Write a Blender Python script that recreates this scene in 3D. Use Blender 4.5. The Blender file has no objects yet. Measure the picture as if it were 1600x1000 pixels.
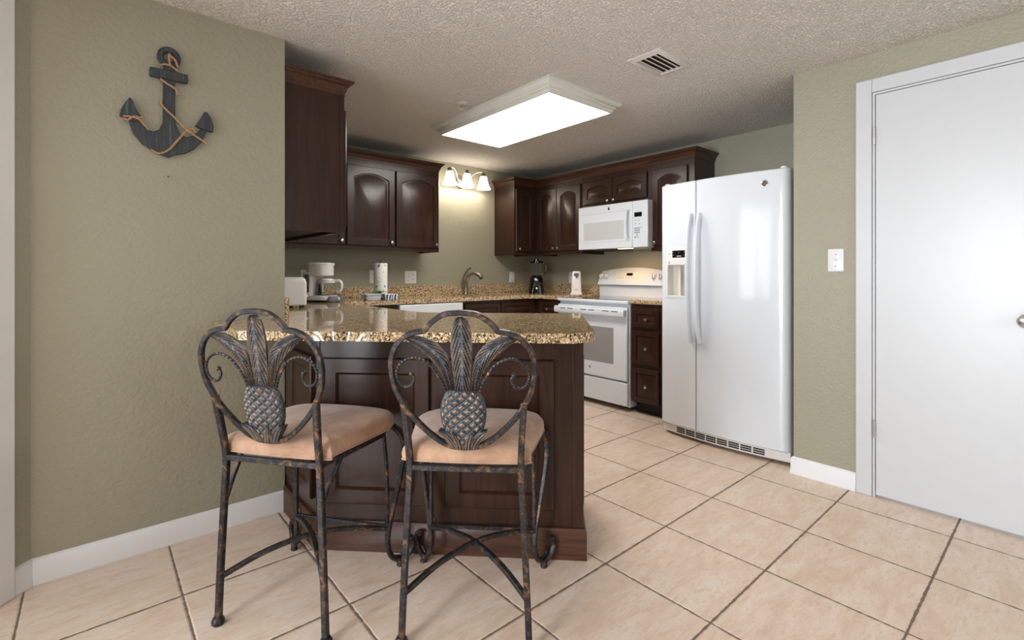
import bpy, bmesh, math, random
from math import sin, cos, pi, radians, sqrt
from mathutils import Vector, Matrix

random.seed(7)
C = bpy.context.scene.collection
SC = bpy.context.scene

# ------------------------------------------------------------------ camera
CAM_H = 1.115
F_PX, HORIZON = 758.2, 427.2
cam_d = bpy.data.cameras.new('camera')
cam_d.sensor_width = 36.0
cam_d.lens = F_PX / 1600 * 36
cam_d.shift_y = -(500 - HORIZON) / 1600
cam_d.clip_start = 0.05
cam = bpy.data.objects.new('camera', cam_d)
cam.location = (0, 0, CAM_H)
cam.rotation_euler = (radians(90), 0, 0.859225 - pi / 2)
C.objects.link(cam)
SC.camera = cam

# ------------------------------------------------------------------ view, world, daylight
SC.view_settings.view_transform = 'Standard'
SC.view_settings.look = 'None'
SC.view_settings.gamma = 1
SC.view_settings.use_curve_mapping = False
SC.view_settings.exposure = 0.56
SC.cycles.use_denoising = True
SC.cycles.max_bounces = 10
SC.cycles.diffuse_bounces = 6
SC.cycles.caustics_reflective = False
SC.cycles.caustics_refractive = False
SC.cycles.sample_clamp_indirect = 6.0

w = bpy.data.worlds.new('world')
SC.world = w
w.use_nodes = True
w.node_tree.nodes['Background'].inputs[0].default_value = (0.75, 0.87, 1.0, 1)
w.node_tree.nodes['Background'].inputs[1].default_value = 0.9


def area(name, loc, rot, sx, sy, power, col):
    l = bpy.data.lights.new(name, 'AREA')
    l.shape = 'RECTANGLE'
    l.size, l.size_y, l.energy, l.color = sx, sy, power, col
    o = bpy.data.objects.new(name, l)
    o.location, o.rotation_euler = loc, rot
    C.objects.link(o)
    return o


# daylight coming in through the glass door left of the anchor wall, then added fill lamps
area('daylight_glass_door', (-0.17 - 0.82 * 0.7071 - 0.04, 2.437 - 0.82 * 0.7071 + 0.04, 1.30), (0, radians(-80), radians(-45)), 1.35, 1.15, 12, (0.86, 0.93, 1.0))
area('fill_far_window', (-3.46, 0.40, 1.10), (0, radians(-75), 0), 1.8, 1.2, 150, (0.86, 0.93, 1.0))  # added fill for the door wall and floor, set in an unseen window
area('fill_window_behind', (0.6, -2.96, 1.40), (radians(90), 0, 0), 2.6, 1.5, 18, (0.90, 0.95, 1.0))  # added fill from behind the camera, its window is a guess

# ------------------------------------------------------------------ materials
def srgb(r, g, b):
    f = lambda c: (c / 12.92 if c <= 0.04045 else ((c + 0.055) / 1.055) ** 2.4)
    return (f(r / 255), f(g / 255), f(b / 255), 1)


class NT:
    def __init__(s, name):
        s.m = bpy.data.materials.new(name)
        s.m.use_nodes = True
        s.t = s.m.node_tree
        s.b = s.t.nodes['Principled BSDF']

    def n(s, kind, **kw):
        nd = s.t.nodes.new(kind)
        for k, v in kw.items():
            if k[0] == 'i' and k[1:].isdigit():
                s.put(nd.inputs[int(k[1:])], v)
            elif k.startswith('in_'):
                s.put(nd.inputs[k[3:]], v)
            else:
                setattr(nd, k, v)
        return nd

    def put(s, sock, v):
        if hasattr(v, 'is_output'):
            s.t.links.new(v, sock)
        else:
            sock.default_value = v

    def math(s, op, a, b=0.0, c=0.0):
        return s.n('ShaderNodeMath', operation=op, i0=a, i1=b, i2=c).outputs[0]

    def coord(s, scale=(1, 1, 1)):
        tc = s.n('ShaderNodeTexCoord')
        mp = s.n('ShaderNodeMapping')
        s.t.links.new(tc.outputs['Object'], mp.inputs[0])
        mp.inputs['Scale'].default_value = scale
        return mp.outputs[0]

    def noise(s, vec, scale, detail=3.0, rough=0.55, dist=0.0):
        nd = s.n('ShaderNodeTexNoise', in_Vector=vec, in_Scale=scale, in_Detail=detail, in_Roughness=rough, in_Distortion=dist)
        return nd.outputs[0]

    def ramp(s, fac, stops):
        nd = s.n('ShaderNodeValToRGB', in_Fac=fac)
        el = nd.color_ramp.elements
        while len(el) < len(stops):
            el.new(0.5)
        for e, (p, c) in zip(el, stops):
            e.position, e.color = p, c
        return nd.outputs[0]

    def mix(s, fac, a, b, mode='MIX'):
        nd = s.n('ShaderNodeMix', data_type='RGBA', blend_type=mode)
        s.put(nd.inputs[0], fac)
        s.put(nd.inputs[6], a)
        s.put(nd.inputs[7], b)
        return nd.outputs[2]

    def bump(s, height, strength=0.3, dist=0.01):
        nd = s.n('ShaderNodeBump', in_Height=height, in_Strength=strength, in_Distance=dist)
        s.t.links.new(nd.outputs[0], s.b.inputs['Normal'])

    def set(s, **kw):
        for k, v in kw.items():
            s.put(s.b.inputs[k.replace('_', ' ')], v)
        return s.m


def plain(name, col, rough=0.5, metal=0.0, var=0.06, **kw):
    t = NT(name)
    v = t.noise(t.coord(), 14, 3)
    lo = tuple(c * (1 - var) for c in col[:3]) + (1,)
    hi = tuple(min(1, c * (1 + var)) for c in col[:3]) + (1,)
    t.set(Base_Color=t.ramp(v, [(0.3, lo), (0.7, hi)]), Roughness=rough, Metallic=metal, **kw)
    return t.m


def emis(name, col, strength):
    t = NT(name)
    t.set(Base_Color=(0.9, 0.9, 0.9, 1), Emission_Color=col, Emission_Strength=strength, Roughness=0.4)
    return t.m


M = {}
# painted sage wall, orange-peel texture
t = NT('sage_wall_paint')
v = t.noise(t.coord(), 70, 2, 0.5)
v2 = t.noise(t.coord(), 1.3, 2)
t.set(Base_Color=t.ramp(v2, [(0.3, srgb(152, 148, 129)), (0.7, srgb(156, 152, 133))]), Roughness=0.52)
t.bump(v, 0.42, 0.008)
M['wall'] = t.m
# knockdown ceiling
t = NT('textured_ceiling_paint')
v = t.noise(t.coord(), 85, 3, 0.6, 0.4)
r = t.ramp(v, [(0.42, (0, 0, 0, 1)), (0.60, (1, 1, 1, 1))])
t.set(Base_Color=srgb(238, 232, 224), Roughness=0.9)
t.bump(r, 0.9, 0.010)
M['ceiling'] = t.m
# floor tiles
t = NT('beige_ceramic_tile')
tc = t.n('ShaderNodeTexCoord').outputs['Object']
sep = t.n('ShaderNodeSeparateXYZ')
t.t.links.new(tc, sep.inputs[0])
TS, TOX, TOY = 0.419, 2.748, 1.178
wob = t.noise(tc, 34, 4, 0.65)
wob2 = t.noise(tc, 16, 2, 0.6)
def gridline(out, off):
    u = t.math('DIVIDE', t.math('SUBTRACT', out, off), TS)
    fr = t.math('ABSOLUTE', t.math('SUBTRACT', u, t.math('ROUND', u)))
    return t.math('MULTIPLY', fr, TS), t.math('FLOOR', u)
dx, ix = gridline(sep.outputs[0], TOX)
dy, iy = gridline(sep.outputs[1], TOY)
d = t.math('MINIMUM', t.math('ADD', dx, 0.0007), dy)
d = t.math('ADD', d, t.math('MULTIPLY', t.math('SUBTRACT', wob, 0.5), 0.0095))
tile = t.n('ShaderNodeMapRange', in_Value=d, i1=0.0033, i2=0.0046).outputs[0]
edge = t.n('ShaderNodeMapRange', in_Value=d, i1=0.0026, i2=0.0085).outputs[0]
tid = t.n('ShaderNodeTexWhiteNoise', noise_dimensions='2D')
cmb = t.n('ShaderNodeCombineXYZ', i0=ix, i1=iy)
t.t.links.new(cmb.outputs[0], tid.inputs['Vector'])
mp = t.n('ShaderNodeMapping')
t.t.links.new(tc, mp.inputs[0])
mp.inputs['Scale'].default_value = (1.0, 3.2, 1)
mp.inputs['Rotation'].default_value = (0, 0, radians(20))
off = t.n('ShaderNodeVectorMath', operation='MULTIPLY_ADD')
t.t.links.new(tid.outputs['Color'], off.inputs[0])
off.inputs[1].default_value = (9, 9, 9)
t.t.links.new(mp.outputs[0], off.inputs[2])
n1 = t.noise(off.outputs[0], 4.5, 6, 0.68, 0.6)
n2 = t.noise(off.outputs[0], 16, 4, 0.7)
n3 = t.noise(off.outputs[0], 60, 3, 0.7)
c1 = t.ramp(n1, [(0.30, srgb(208, 182, 160)), (0.47, srgb(220, 199, 180)), (0.62, srgb(227, 211, 196)), (0.75, srgb(225, 214, 203))])
c2 = t.mix(t.n('ShaderNodeMapRange', in_Value=n2, i1=0.52, i2=0.74).outputs[0], c1, srgb(206, 174, 152))
c3 = t.mix(t.n('ShaderNodeMapRange', in_Value=n3, i1=0.35, i2=0.75, i3=0.0, i4=0.42).outputs[0], c2, srgb(198, 176, 158))
c4 = t.mix(t.math('MULTIPLY', tid.outputs['Value'], 0.16), c3, srgb(202, 182, 164))
col = t.mix(tile, srgb(118, 101, 88), c4)
t.set(Base_Color=col, Roughness=t.n('ShaderNodeMapRange', in_Value=tile, i3=0.85, i4=0.36).outputs[0])
hgt = t.math('ADD', t.math('MULTIPLY', edge, 1.0), t.math('MULTIPLY', n2, 0.25))
t.bump(hgt, 0.5, 0.004)
M['tile'] = t.m
# espresso cabinet wood
def wood(name, a, b, rough, gs=(26, 26, 1.6)):
    t = NT(name)
    v = t.noise(t.coord(gs), 2.2, 5, 0.6, 0.8)
    v2 = t.noise(t.coord((3, 3, 1.2)), 2.0, 2)
    c = t.ramp(v, [(0.28, a), (0.72, b)])
    c = t.mix(t.math('MULTIPLY', v2, 0.45), c, tuple(x * 0.55 for x in a[:3]) + (1,))
    t.set(Base_Color=c, Roughness=rough, Coat_Weight=0.08, Coat_Roughness=0.15, Specular_IOR_Level=0.32)
    t.bump(v, 0.05, 0.002)
    return t.m
M['wood'] = wood('espresso_stained_wood', srgb(38, 22, 15), srgb(66, 40, 28), 0.29)
M['wood_h'] = wood('espresso_wood_sideways_grain', srgb(52, 31, 22), srgb(94, 60, 43), 0.36, (1.6, 26, 26))
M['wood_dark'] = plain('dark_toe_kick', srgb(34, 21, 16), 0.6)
# granite
t = NT('speckled_tan_granite')
co = t.coord()
vor = t.n('ShaderNodeTexVoronoi', in_Vector=co, in_Scale=190.0)
vcol = t.n('ShaderNodeSeparateColor')
t.t.links.new(vor.outputs['Color'], vcol.inputs[0])
nz = t.noise(co, 60, 4, 0.75, 0.6)
nz2 = t.noise(co, 110, 3, 0.7)
base = t.ramp(vcol.outputs[0], [(0.0, srgb(34, 27, 24)), (0.12, srgb(86, 64, 46)), (0.28, srgb(138, 108, 74)), (0.52, srgb(178, 148, 106)), (0.75, srgb(208, 184, 146)), (1.0, srgb(234, 220, 192))])
base = t.mix(t.n('ShaderNodeMapRange', in_Value=nz, i1=0.57, i2=0.64).outputs[0], base, srgb(58, 44, 37))
base = t.mix(t.n('ShaderNodeMapRange', in_Value=nz2, i1=0.60, i2=0.72, i3=0.0, i4=0.8).outputs[0], base, srgb(226, 206, 172))
t.set(Base_Color=base, Roughness=0.05, Specular_IOR_Level=0.55)
M['granite'] = t.m
M['white'] = plain('white_appliance_enamel', srgb(213, 218, 224), 0.12, var=0.01, Coat_Weight=0.3, Coat_Roughness=0.05)
M['white_soft'] = plain('white_plastic', srgb(220, 218, 216), 0.32, var=0.01)
M['trim'] = plain('white_trim_paint', srgb(224, 224, 226), 0.32, var=0.01)
M['door_paint'] = plain('white_door_paint', srgb(200, 202, 205), 0.32, var=0.01)
M['jamb'] = plain('white_door_frame_paint', srgb(222, 221, 220), 0.4, var=0.01)
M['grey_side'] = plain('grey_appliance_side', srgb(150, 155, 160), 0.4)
M['gasket'] = plain('grey_gasket', srgb(95, 98, 100), 0.6)
M['win_grey'] = plain('grey_oven_window', srgb(142, 138, 138), 0.10, var=0.01)
M['win_light'] = plain('pale_microwave_window', srgb(190, 192, 192), 0.2, var=0.01)
M['black_glass'] = plain('black_glass', srgb(16, 15, 16), 0.05)
M['black'] = plain('black_plastic', srgb(8, 8, 9), 0.12)
M['dark'] = plain('dark_slot', srgb(28, 26, 26), 0.6)
M['grey'] = plain('grey_plastic', srgb(110, 116, 124), 0.4)
M['print'] = plain('grey_print', srgb(150, 152, 156), 0.5)
M['cream'] = plain('pale_panel', srgb(222, 219, 210), 0.3, var=0.01)
M['nickel'] = plain('satin_nickel', srgb(196, 190, 182), 0.24, 1.0)
M['bronze_nickel'] = plain('brushed_nickel_faucet', srgb(168, 158, 146), 0.3, 1.0)
M['chrome'] = plain('chrome', srgb(225, 225, 225), 0.08, 1.0)
M['brown_metal'] = plain('bronze_lamp_socket', srgb(120, 98, 82), 0.35, 0.9)
M['frame_white'] = plain('off_white_lamp_frame', srgb(206, 205, 196), 0.35, var=0.02)
M['vent_paint'] = plain('vent_paint', srgb(212, 206, 200), 0.4, var=0.02)
M['paper'] = plain('white_paper', srgb(232, 228, 222), 0.9)
M['green'] = plain('green_cloth', srgb(70, 150, 60), 0.8)
M['greycloth'] = plain('grey_cloth', srgb(206, 208, 216), 0.95, var=0.15)
M['lamp_panel'] = emis('fluorescent_diffuser', (1.0, 0.955, 0.89, 1), 10.5)
M['shade'] = emis('lit_glass_shade', (1.0, 0.90, 0.76, 1), 4.5)
M['dome'] = emis('lit_dome_glass', (1.0, 0.92, 0.82, 1), 34.0)
M['hood_lamp'] = emis('lit_hood_lens', (1.0, 0.66, 0.34, 1), 3.0)
M['lcd'] = plain('black_display', srgb(20, 20, 24), 0.15)
# towel with navy figures
t = NT('white_towel_navy_pattern')
vv = t.n('ShaderNodeTexWave', in_Vector=t.coord(), in_Scale=13.0, in_Distortion=9.0, in_Detail=2.0)
t.set(Base_Color=t.ramp(vv.outputs[1], [(0.50, srgb(236, 238, 242)), (0.62, srgb(62, 74, 114))]), Roughness=0.95)
M['towel'] = t.m
# printed paper towel
t = NT('printed_paper_towel')
tc = t.coord()
n1 = t.noise(tc, 26, 1)
n2 = t.noise(tc, 31, 1, 0.5, 0.5)
c = t.mix(t.n('ShaderNodeMapRange', in_Value=n1, i1=0.66, i2=0.70).outputs[0], srgb(234, 230, 224), srgb(96, 140, 190))
c = t.mix(t.n('ShaderNodeMapRange', in_Value=n2, i1=0.70, i2=0.74).outputs[0], c, srgb(150, 170, 140))
t.set(Base_Color=c, Roughness=0.9)
t.bump(t.noise(tc, 120, 2), 0.3, 0.003)
M['papertowel'] = t.m
# stool iron: blue-black with rubbed copper
t = NT('rubbed_blue_black_iron')
tc = t.coord()
n1 = t.noise(tc, 30, 6, 0.7, 1.0)
n2 = t.noise(tc, 90, 4, 0.75)
c = t.ramp(n1, [(0.40, srgb(30, 31, 34)), (0.53, srgb(46, 41, 39)), (0.59, srgb(88, 65, 47)), (0.69, srgb(146, 102, 66))])
c = t.mix(t.n('ShaderNodeMapRange', in_Value=n2, i1=0.52, i2=0.70, i3=0.0, i4=0.7).outputs[0], c, srgb(76, 86, 98))
t.set(Base_Color=c, Roughness=0.42, Metallic=0.45)
t.bump(n2, 0.25, 0.003)
M['iron'] = t.m
# cast ornament: patina in the hollows, rubbed copper on the ridges
t = NT('cast_iron_patina')
tc = t.coord()
n1 = t.noise(tc, 40, 4, 0.6)
pt = t.n('ShaderNodeAttribute', attribute_name='wear').outputs['Fac']
hi = t.n('ShaderNodeMapRange', in_Value=t.math('ADD', pt, t.math('MULTIPLY', t.math('SUBTRACT', n1, 0.5), 0.9)), i1=0.52, i2=0.95).outputs[0]
c = t.ramp(n1, [(0.35, srgb(50, 58, 64)), (0.65, srgb(80, 90, 98))])
c = t.mix(hi, c, srgb(146, 112, 84))
t.set(Base_Color=c, Roughness=0.42, Metallic=0.4)
M['cast'] = t.m
# suede seat
t = NT('tan_suede')
tc = t.coord()
n1 = t.noise(tc, 9, 5, 0.65, 0.8)
c = t.ramp(n1, [(0.28, srgb(150, 114, 90)), (0.72, srgb(192, 156, 128))])
t.set(Base_Color=c, Roughness=0.95, Sheen_Weight=0.35, Sheen_Roughness=0.5)
t.bump(t.noise(tc, 14, 3), 0.25, 0.01)
M['suede'] = t.m
# weathered blue-black painted wood anchor
t = NT('weathered_slate_paint')
n1 = t.noise(t.coord((60, 60, 3)), 2.5, 5, 0.65)
c = t.ramp(n1, [(0.35, srgb(40, 44, 48)), (0.6, srgb(58, 63, 67)), (0.78, srgb(120, 122, 122))])
t.set(Base_Color=c, Roughness=0.6)
t.bump(n1, 0.4, 0.003)
M['anchor'] = t.m
t = NT('jute_rope')
n1 = t.noise(t.coord(), 160, 3)
t.set(Base_Color=t.ramp(n1, [(0.3, srgb(142, 110, 78)), (0.7, srgb(192, 156, 118))]), Roughness=0.9)
M['rope'] = t.m
# clear glass
t = NT('clear_glass')
t.set(Base_Color=(1, 1, 1, 1), Roughness=0.02, Transmission_Weight=1.0, IOR=1.15)
M['glass'] = t.m


# ------------------------------------------------------------------ mesh helpers
def catmull(pts, n=8, closed=False):
    P = [Vector(p) for p in pts]
    out = []
    m = len(P)
    rng = m if closed else m - 1
    for i in range(rng):
        p1, p2 = P[i], P[(i + 1) % m]
        p0 = P[(i - 1) % m] if closed or i > 0 else p1 * 2 - p2
        p3 = P[(i + 2) % m] if closed or i + 2 < m else p2 * 2 - p1
        for k in range(n):
            s = k / n
            out.append(0.5 * ((2 * p1) + (p2 - p0) * s + (2 * p0 - 5 * p1 + 4 * p2 - p3) * s * s + (3 * p1 - p0 - 3 * p2 + p3) * s ** 3))
    if not closed:
        out.append(P[-1])
    return out


def rsq(a, b, r=0.28):
    """rounded rectangle profile, half sizes a and b"""
    k = r
    return [(a, -b * (1 - k)), (a, b * (1 - k)), (a * (1 - k), b), (-a * (1 - k), b), (-a, b * (1 - k)), (-a, -b * (1 - k)), (-a * (1 - k), -b), (a * (1 - k), -b)]


def circ(r, n=10):
    return [(r * cos(2 * pi * i / n), r * sin(2 * pi * i / n)) for i in range(n)]


class MB:
    def __init__(s):
        s.v, s.f, s.wear = [], [], {}

    def add(s, vs, fs):
        o = len(s.v)
        s.v += [tuple(p) for p in vs]
        s.f += [tuple(i + o for i in f) for f in fs]
        return s

    def box(s, x0, x1, y0, y1, z0, z1):
        v = [(x, y, z) for z in (z0, z1) for y in (y0, y1) for x in (x0, x1)]
        return s.add(v, [(0, 2, 3, 1), (4, 5, 7, 6), (0, 1, 5, 4), (2, 6, 7, 3), (0, 4, 6, 2), (1, 3, 7, 5)])

    def loops(s, L, cap0=True, cap1=True, closed=False):
        n = len(L[0])
        v = [p for l in L for p in l]
        f = []
        k = len(L)
        for i in range(k if closed else k - 1):
            a, b = i * n, ((i + 1) % k) * n
            for j in range(n):
                f.append((a + j, a + (j + 1) % n, b + (j + 1) % n, b + j))
        if not closed:
            if cap0: f.append(tuple(range(n))[::-1])
            if cap1: f.append(tuple((k - 1) * n + j for j in range(n)))
        return s.add(v, f)

    def prism(s, poly, fn, d0, d1):
        """fn(a,b,d) -> point"""
        return s.loops([[fn(a, b, d0) for a, b in poly], [fn(a, b, d1) for a, b in poly]])

    def tube(s, path, prof, ref=(0, 0, 1), closed=False, twist=0.0, scale=None):
        P = [Vector(p) for p in path]
        n = len(P)
        L = []
        ref = Vector(ref)
        for i in range(n):
            a = P[(i - 1) % n] if closed or i > 0 else P[i]
            b = P[(i + 1) % n] if closed or i < n - 1 else P[i]
            tg = (b - a)
            if tg.length < 1e-9: tg = Vector((0, 0, 1))
            tg.normalize()
            sd = tg.cross(ref)
            if sd.length < 1e-4: sd = tg.cross(Vector((0.31, 0.87, 0.1)))
            sd.normalize()
            up = sd.cross(tg)
            th = twist * i
            k = scale[i] if scale else 1.0
            L.append([P[i] + (sd * (x * cos(th) - y * sin(th)) + up * (x * sin(th) + y * cos(th))) * k for x, y in prof])
        return s.loops(L, closed=closed)

    def lathe(s, prof, c=(0, 0, 0), n=24, axis='z', cap=True):
        L = []
        for r, h in prof:
            l = []
            for i in range(n):
                th = 2 * pi * i / n
                x, y = r * cos(th), r * sin(th)
                if axis == 'z': p = (c[0] + x, c[1] + y, c[2] + h)
                elif axis == 'y': p = (c[0] + x, c[1] + h, c[2] + y)
                else: p = (c[0] + h, c[1] + x, c[2] + y)
                l.append(p)
            L.append(l)
        return s.loops(L, cap, cap)

    def stack(s, levels, q=5):
        """stacked rounded rectangles (cx,cy,w,d,r,z)"""
        L = []
        for cx, cy, wd, dp, r, z in levels:
            l = []
            r = min(r, wd / 2 - 1e-4, dp / 2 - 1e-4)
            for k, (sx, sy) in enumerate(((1, 1), (-1, 1), (-1, -1), (1, -1))):
                for i in range(q + 1):
                    th = pi / 2 * (k + i / q)
                    l.append((cx + sx * (wd / 2 - r) + r * cos(th), cy + sy * (dp / 2 - r) + r * sin(th), z))
            L.append(l)
        return s.loops(L)

    def sweep(s, path, prof, z0, before=None, after=None):
        """profile (out, up) along a plan polyline, mitred; outward is the right-hand side"""
        P = [Vector(p) for p in path]
        ext = ([Vector(before)] if before else []) + P + ([Vector(after)] if after else [])
        o = 1 if before else 0
        L = []
        for i in range(len(P)):
            k = i + o
            d0 = (ext[k] - ext[k - 1]).normalized() if k > 0 else None
            d1 = (ext[k + 1] - ext[k]).normalized() if k < len(ext) - 1 else None
            if d0 is None: d0 = d1
            if d1 is None: d1 = d0
            n0, n1 = Vector((d0.y, -d0.x)), Vector((d1.y, -d1.x))
            mt = (n0 + n1) / max(0.2, 1 + n0.dot(n1))
            L.append([(P[i].x + mt.x * a, P[i].y + mt.y * a, z0 + b) for a, b in prof])
        return s.loops(L)

    def grid(s, G, wear=None):
        h, wd = len(G), len(G[0])
        if wear:
            for i, r in enumerate(wear):
                for j, v in enumerate(r): s.wear[len(s.v) + i * wd + j] = v
        return s.add([p for r in G for p in r], [(i * wd + j, i * wd + j + 1, (i + 1) * wd + j + 1, (i + 1) * wd + j) for i in range(h - 1) for j in range(wd - 1)])

    def build(s, name, mat, parent=None, smooth=True, bevel=0.0, seg=2, ang=38):
        me = bpy.data.meshes.new(name)
        me.from_pydata(s.v, [], s.f)
        if s.wear:
            at = me.attributes.new('wear', 'FLOAT', 'POINT')
            for i_, w_ in s.wear.items(): at.data[i_].value = w_
        bm = bmesh.new()
        bm.from_mesh(me)
        bmesh.ops.recalc_face_normals(bm, faces=bm.faces)
        bm.to_mesh(me)
        bm.free()
        if smooth:
            me.shade_smooth()
            me.set_sharp_from_angle(angle=radians(ang))
        me.materials.append(M[mat] if isinstance(mat, str) else mat)
        o = bpy.data.objects.new(name, me)
        C.objects.link(o)
        if parent: o.parent = parent
        if bevel:
            b = o.modifiers.new('bevel', 'BEVEL')
            b.width, b.segments, b.limit_method, b.angle_limit = bevel, seg, 'ANGLE', radians(40)
        return o


def box(name, mat, parent, *b, bevel=0.0):
    return MB().box(*b).build(name, mat, parent, bevel=bevel)


def thing(name, label, cat, loc=(0, 0, 0), rz=0, group=None):
    o = bpy.data.objects.new(name, None)
    o.empty_display_size = 0.1
    C.objects.link(o)
    o.location, o.rotation_euler = loc, (0, 0, rz)
    return tag(o, label, cat, group)


def tag(o, label, cat, group=None):
    o['label'], o['category'] = label, cat
    if group: o['group'] = group
    return o


def struct(o):
    o['kind'] = 'structure'
    return o


FACE_Y, FACE_X, FACE_L = 0.0, -pi / 2, pi / 2      # cabinets facing -Y, -X, +X

# ------------------------------------------------------------------ the room
CEIL = 2.22
WL = 2.437            # anchor wall plane (Y)
WB, WR = 4.08, 3.89   # sink wall (Y), stove wall (X)
WD = 2.96             # wall with the white door (X)
struct(MB().box(-3.7, 4.05, -3.2, 4.25, -0.12, 0).build('floor', 'tile'))
struct(MB().box(-3.7, 4.05, -3.2, 4.25, CEIL, CEIL + 0.1).build('ceiling', 'ceiling'))
m = MB()   # anchor wall turning into the left wall of the kitchen
m.prism([(-0.17, WL), (0.684, WL), (0.684, 4.2), (0.57, 4.2), (0.57, 2.55), (-0.123, 2.55)], lambda a, b, d: (a, b, d), 0, CEIL)
struct(m.build('wall_left', 'wall'))
struct(MB().box(0.684, 4.0, WB, WB + 0.12, 0, CEIL).build('wall_back', 'wall'))
struct(MB().box(WR, WR + 0.12, 1.025, WB, 0, CEIL).build('wall_right', 'wall'))
m = MB()   # alcove side and the wall with the white door
m.box(WD, WR + 0.12, 0.905, 1.025, 0, CEIL)
m.box(WD, WD + 0.12, 0.66, 0.905, 0, CEIL)
m.box(WD, WD + 0.12, -0.16, 0.66, 2.016, CEIL)
m.box(WD, WD + 0.12, -3.2, -0.16, 0, CEIL)
struct(m.build('wall_door', 'wall'))
# angled wall left of the anchor wall, then the sitting area behind the camera
s2 = sqrt(0.5)
m = MB()
A0 = (-0.17, WL)
def ang(u, off=0.0):
    return (A0[0] - u * s2 - off * s2, A0[1] - u * s2 + off * s2)
m.prism([ang(0), ang(0.075), ang(0.075, 0.1), ang(0, 0.1)], lambda a, b, d: (a, b, d), 0, CEIL)
m.prism([ang(1.57), ang(1.80), ang(1.80, 0.1), ang(1.57, 0.1)], lambda a, b, d: (a, b, d), 0, CEIL)
m.prism([ang(0.075), ang(1.57), ang(1.57, 0.1), ang(0.075, 0.1)], lambda a, b, d: (a, b, d), 2.10, CEIL)
struct(m.build('wall_angled', 'wall'))
e = ang(1.80)
struct(MB().box(-3.6, e[0], e[1], e[1] + 0.12, 0, CEIL).build('wall_sitting', 'wall'))
m = MB()
m.box(-3.62, -3.5, -3.2, -0.26, 0, CEIL); m.box(-3.62, -3.5, 1.06, e[1] + 0.12, 0, CEIL); m.box(-3.62, -3.5, -0.26, 1.06, 2.06, CEIL)
struct(m.build('wall_window', 'wall'))
m = MB()
m.box(-3.5, -0.75, -3.12, -3.0, 0, CEIL); m.box(1.95, 2.96, -3.12, -3.0, 0, CEIL)
m.box(-0.75, 1.95, -3.12, -3.0, 0, 0.62); m.box(-0.75, 1.95, -3.12, -3.0, 2.16, CEIL)
struct(m.build('wall_behind', 'wall'))
m = MB()   # unseen sliding door frame, added around the far fill lamp
for y in (-0.26, 0.375, 1.01): m.box(-3.56, -3.50, y, y + 0.05, 0, 2.06)
m.box(-3.56, -3.50, -0.26, 1.06, 2.0, 2.06); m.box(-3.56, -3.50, -0.26, 1.06, 0, 0.06)
struct(m.build('added_window_1', 'trim'))
m = MB()  # unseen window frame, added around the fill lamp behind the camera
for x in (-0.75, 0.575, 1.90): m.box(x, x + 0.05, -3.06, -3.0, 0.62, 2.16)
m.box(-0.75, 1.95, -3.06, -3.0, 2.10, 2.16); m.box(-0.75, 1.95, -3.06, -3.0, 0.62, 0.68)
struct(m.build('added_window_2', 'trim'))

BB = [(0, 0), (0.015, 0), (0.015, 0.012), (0.011, 0.028), (0.011, 0.082), (0.007, 0.09), (0.0, 0.094)]
struct(MB().sweep([(-0.17, WL - 0.0005), (0.683, WL - 0.0005)], BB, 0.0005, before=ang(0.06)).build('baseboard_left', 'trim'))
struct(MB().sweep([ang(0.064), (-0.1705, WL - 0.0005)], BB, 0.0005, after=(0.5, WL - 0.0005)).build('baseboard_corner', 'trim'))
struct(MB().sweep([(3.05, 1.026), (WD - 0.0005, 1.026), (WD - 0.0005, 0.7315)], BB, 0.0005).build('baseboard_right', 'trim'))

# white door and its casing (right)
CW = 0.068
m = MB()
m.box(WD - 0.018, WD - 0.0005, 0.662, 0.662 + CW, 0.0005, 2.018 + CW)
m.box(WD - 0.018, WD - 0.0005, -0.162 - CW, -0.162, 0.0005, 2.018 + CW)
m.box(WD - 0.018, WD - 0.0005, -0.162, 0.662, 2.018, 2.018 + CW)
struct(m.build('trim_1', 'door_paint', bevel=0.004))
m = MB()
m.box(WD - 0.012, WD + 0.12, 0.650, 0.6595, 0.0005, 2.0155); m.box(WD - 0.012, WD + 0.12, -0.1595, -0.150, 0.0005, 2.0155); m.box(WD - 0.012, WD + 0.12, -0.150, 0.650, 2.006, 2.0155)
struct(m.build('trim_2', 'door_paint'))
dr = struct(MB().box(WD - 0.012, WD + 0.026, -0.147, 0.647, 0.014, 2.003).build('door_1', 'door_paint', bevel=0.002))
for z in (1.80, 0.34):
    m = MB().lathe([(0.0045, 0), (0.0045, 0.09)], (WD - 0.017, 0.650, z - 0.045), 10)
    for k in range(4): m.lathe([(0.0052, 0), (0.0052, 0.002)], (WD - 0.017, 0.650, z - 0.029 + 0.018 * k), 10)
    m.build('hinge', 'nickel', dr)
m = MB().lathe([(0.032, 0), (0.032, -0.008), (0.014, -0.012), (0.012, -0.03), (0.026, -0.042), (0.030, -0.056), (0.024, -0.068), (0.008, -0.074)], (WD - 0.012, 0.128, 0.918), 24, 'x')
m.build('door_knob', 'nickel', dr)
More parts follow.
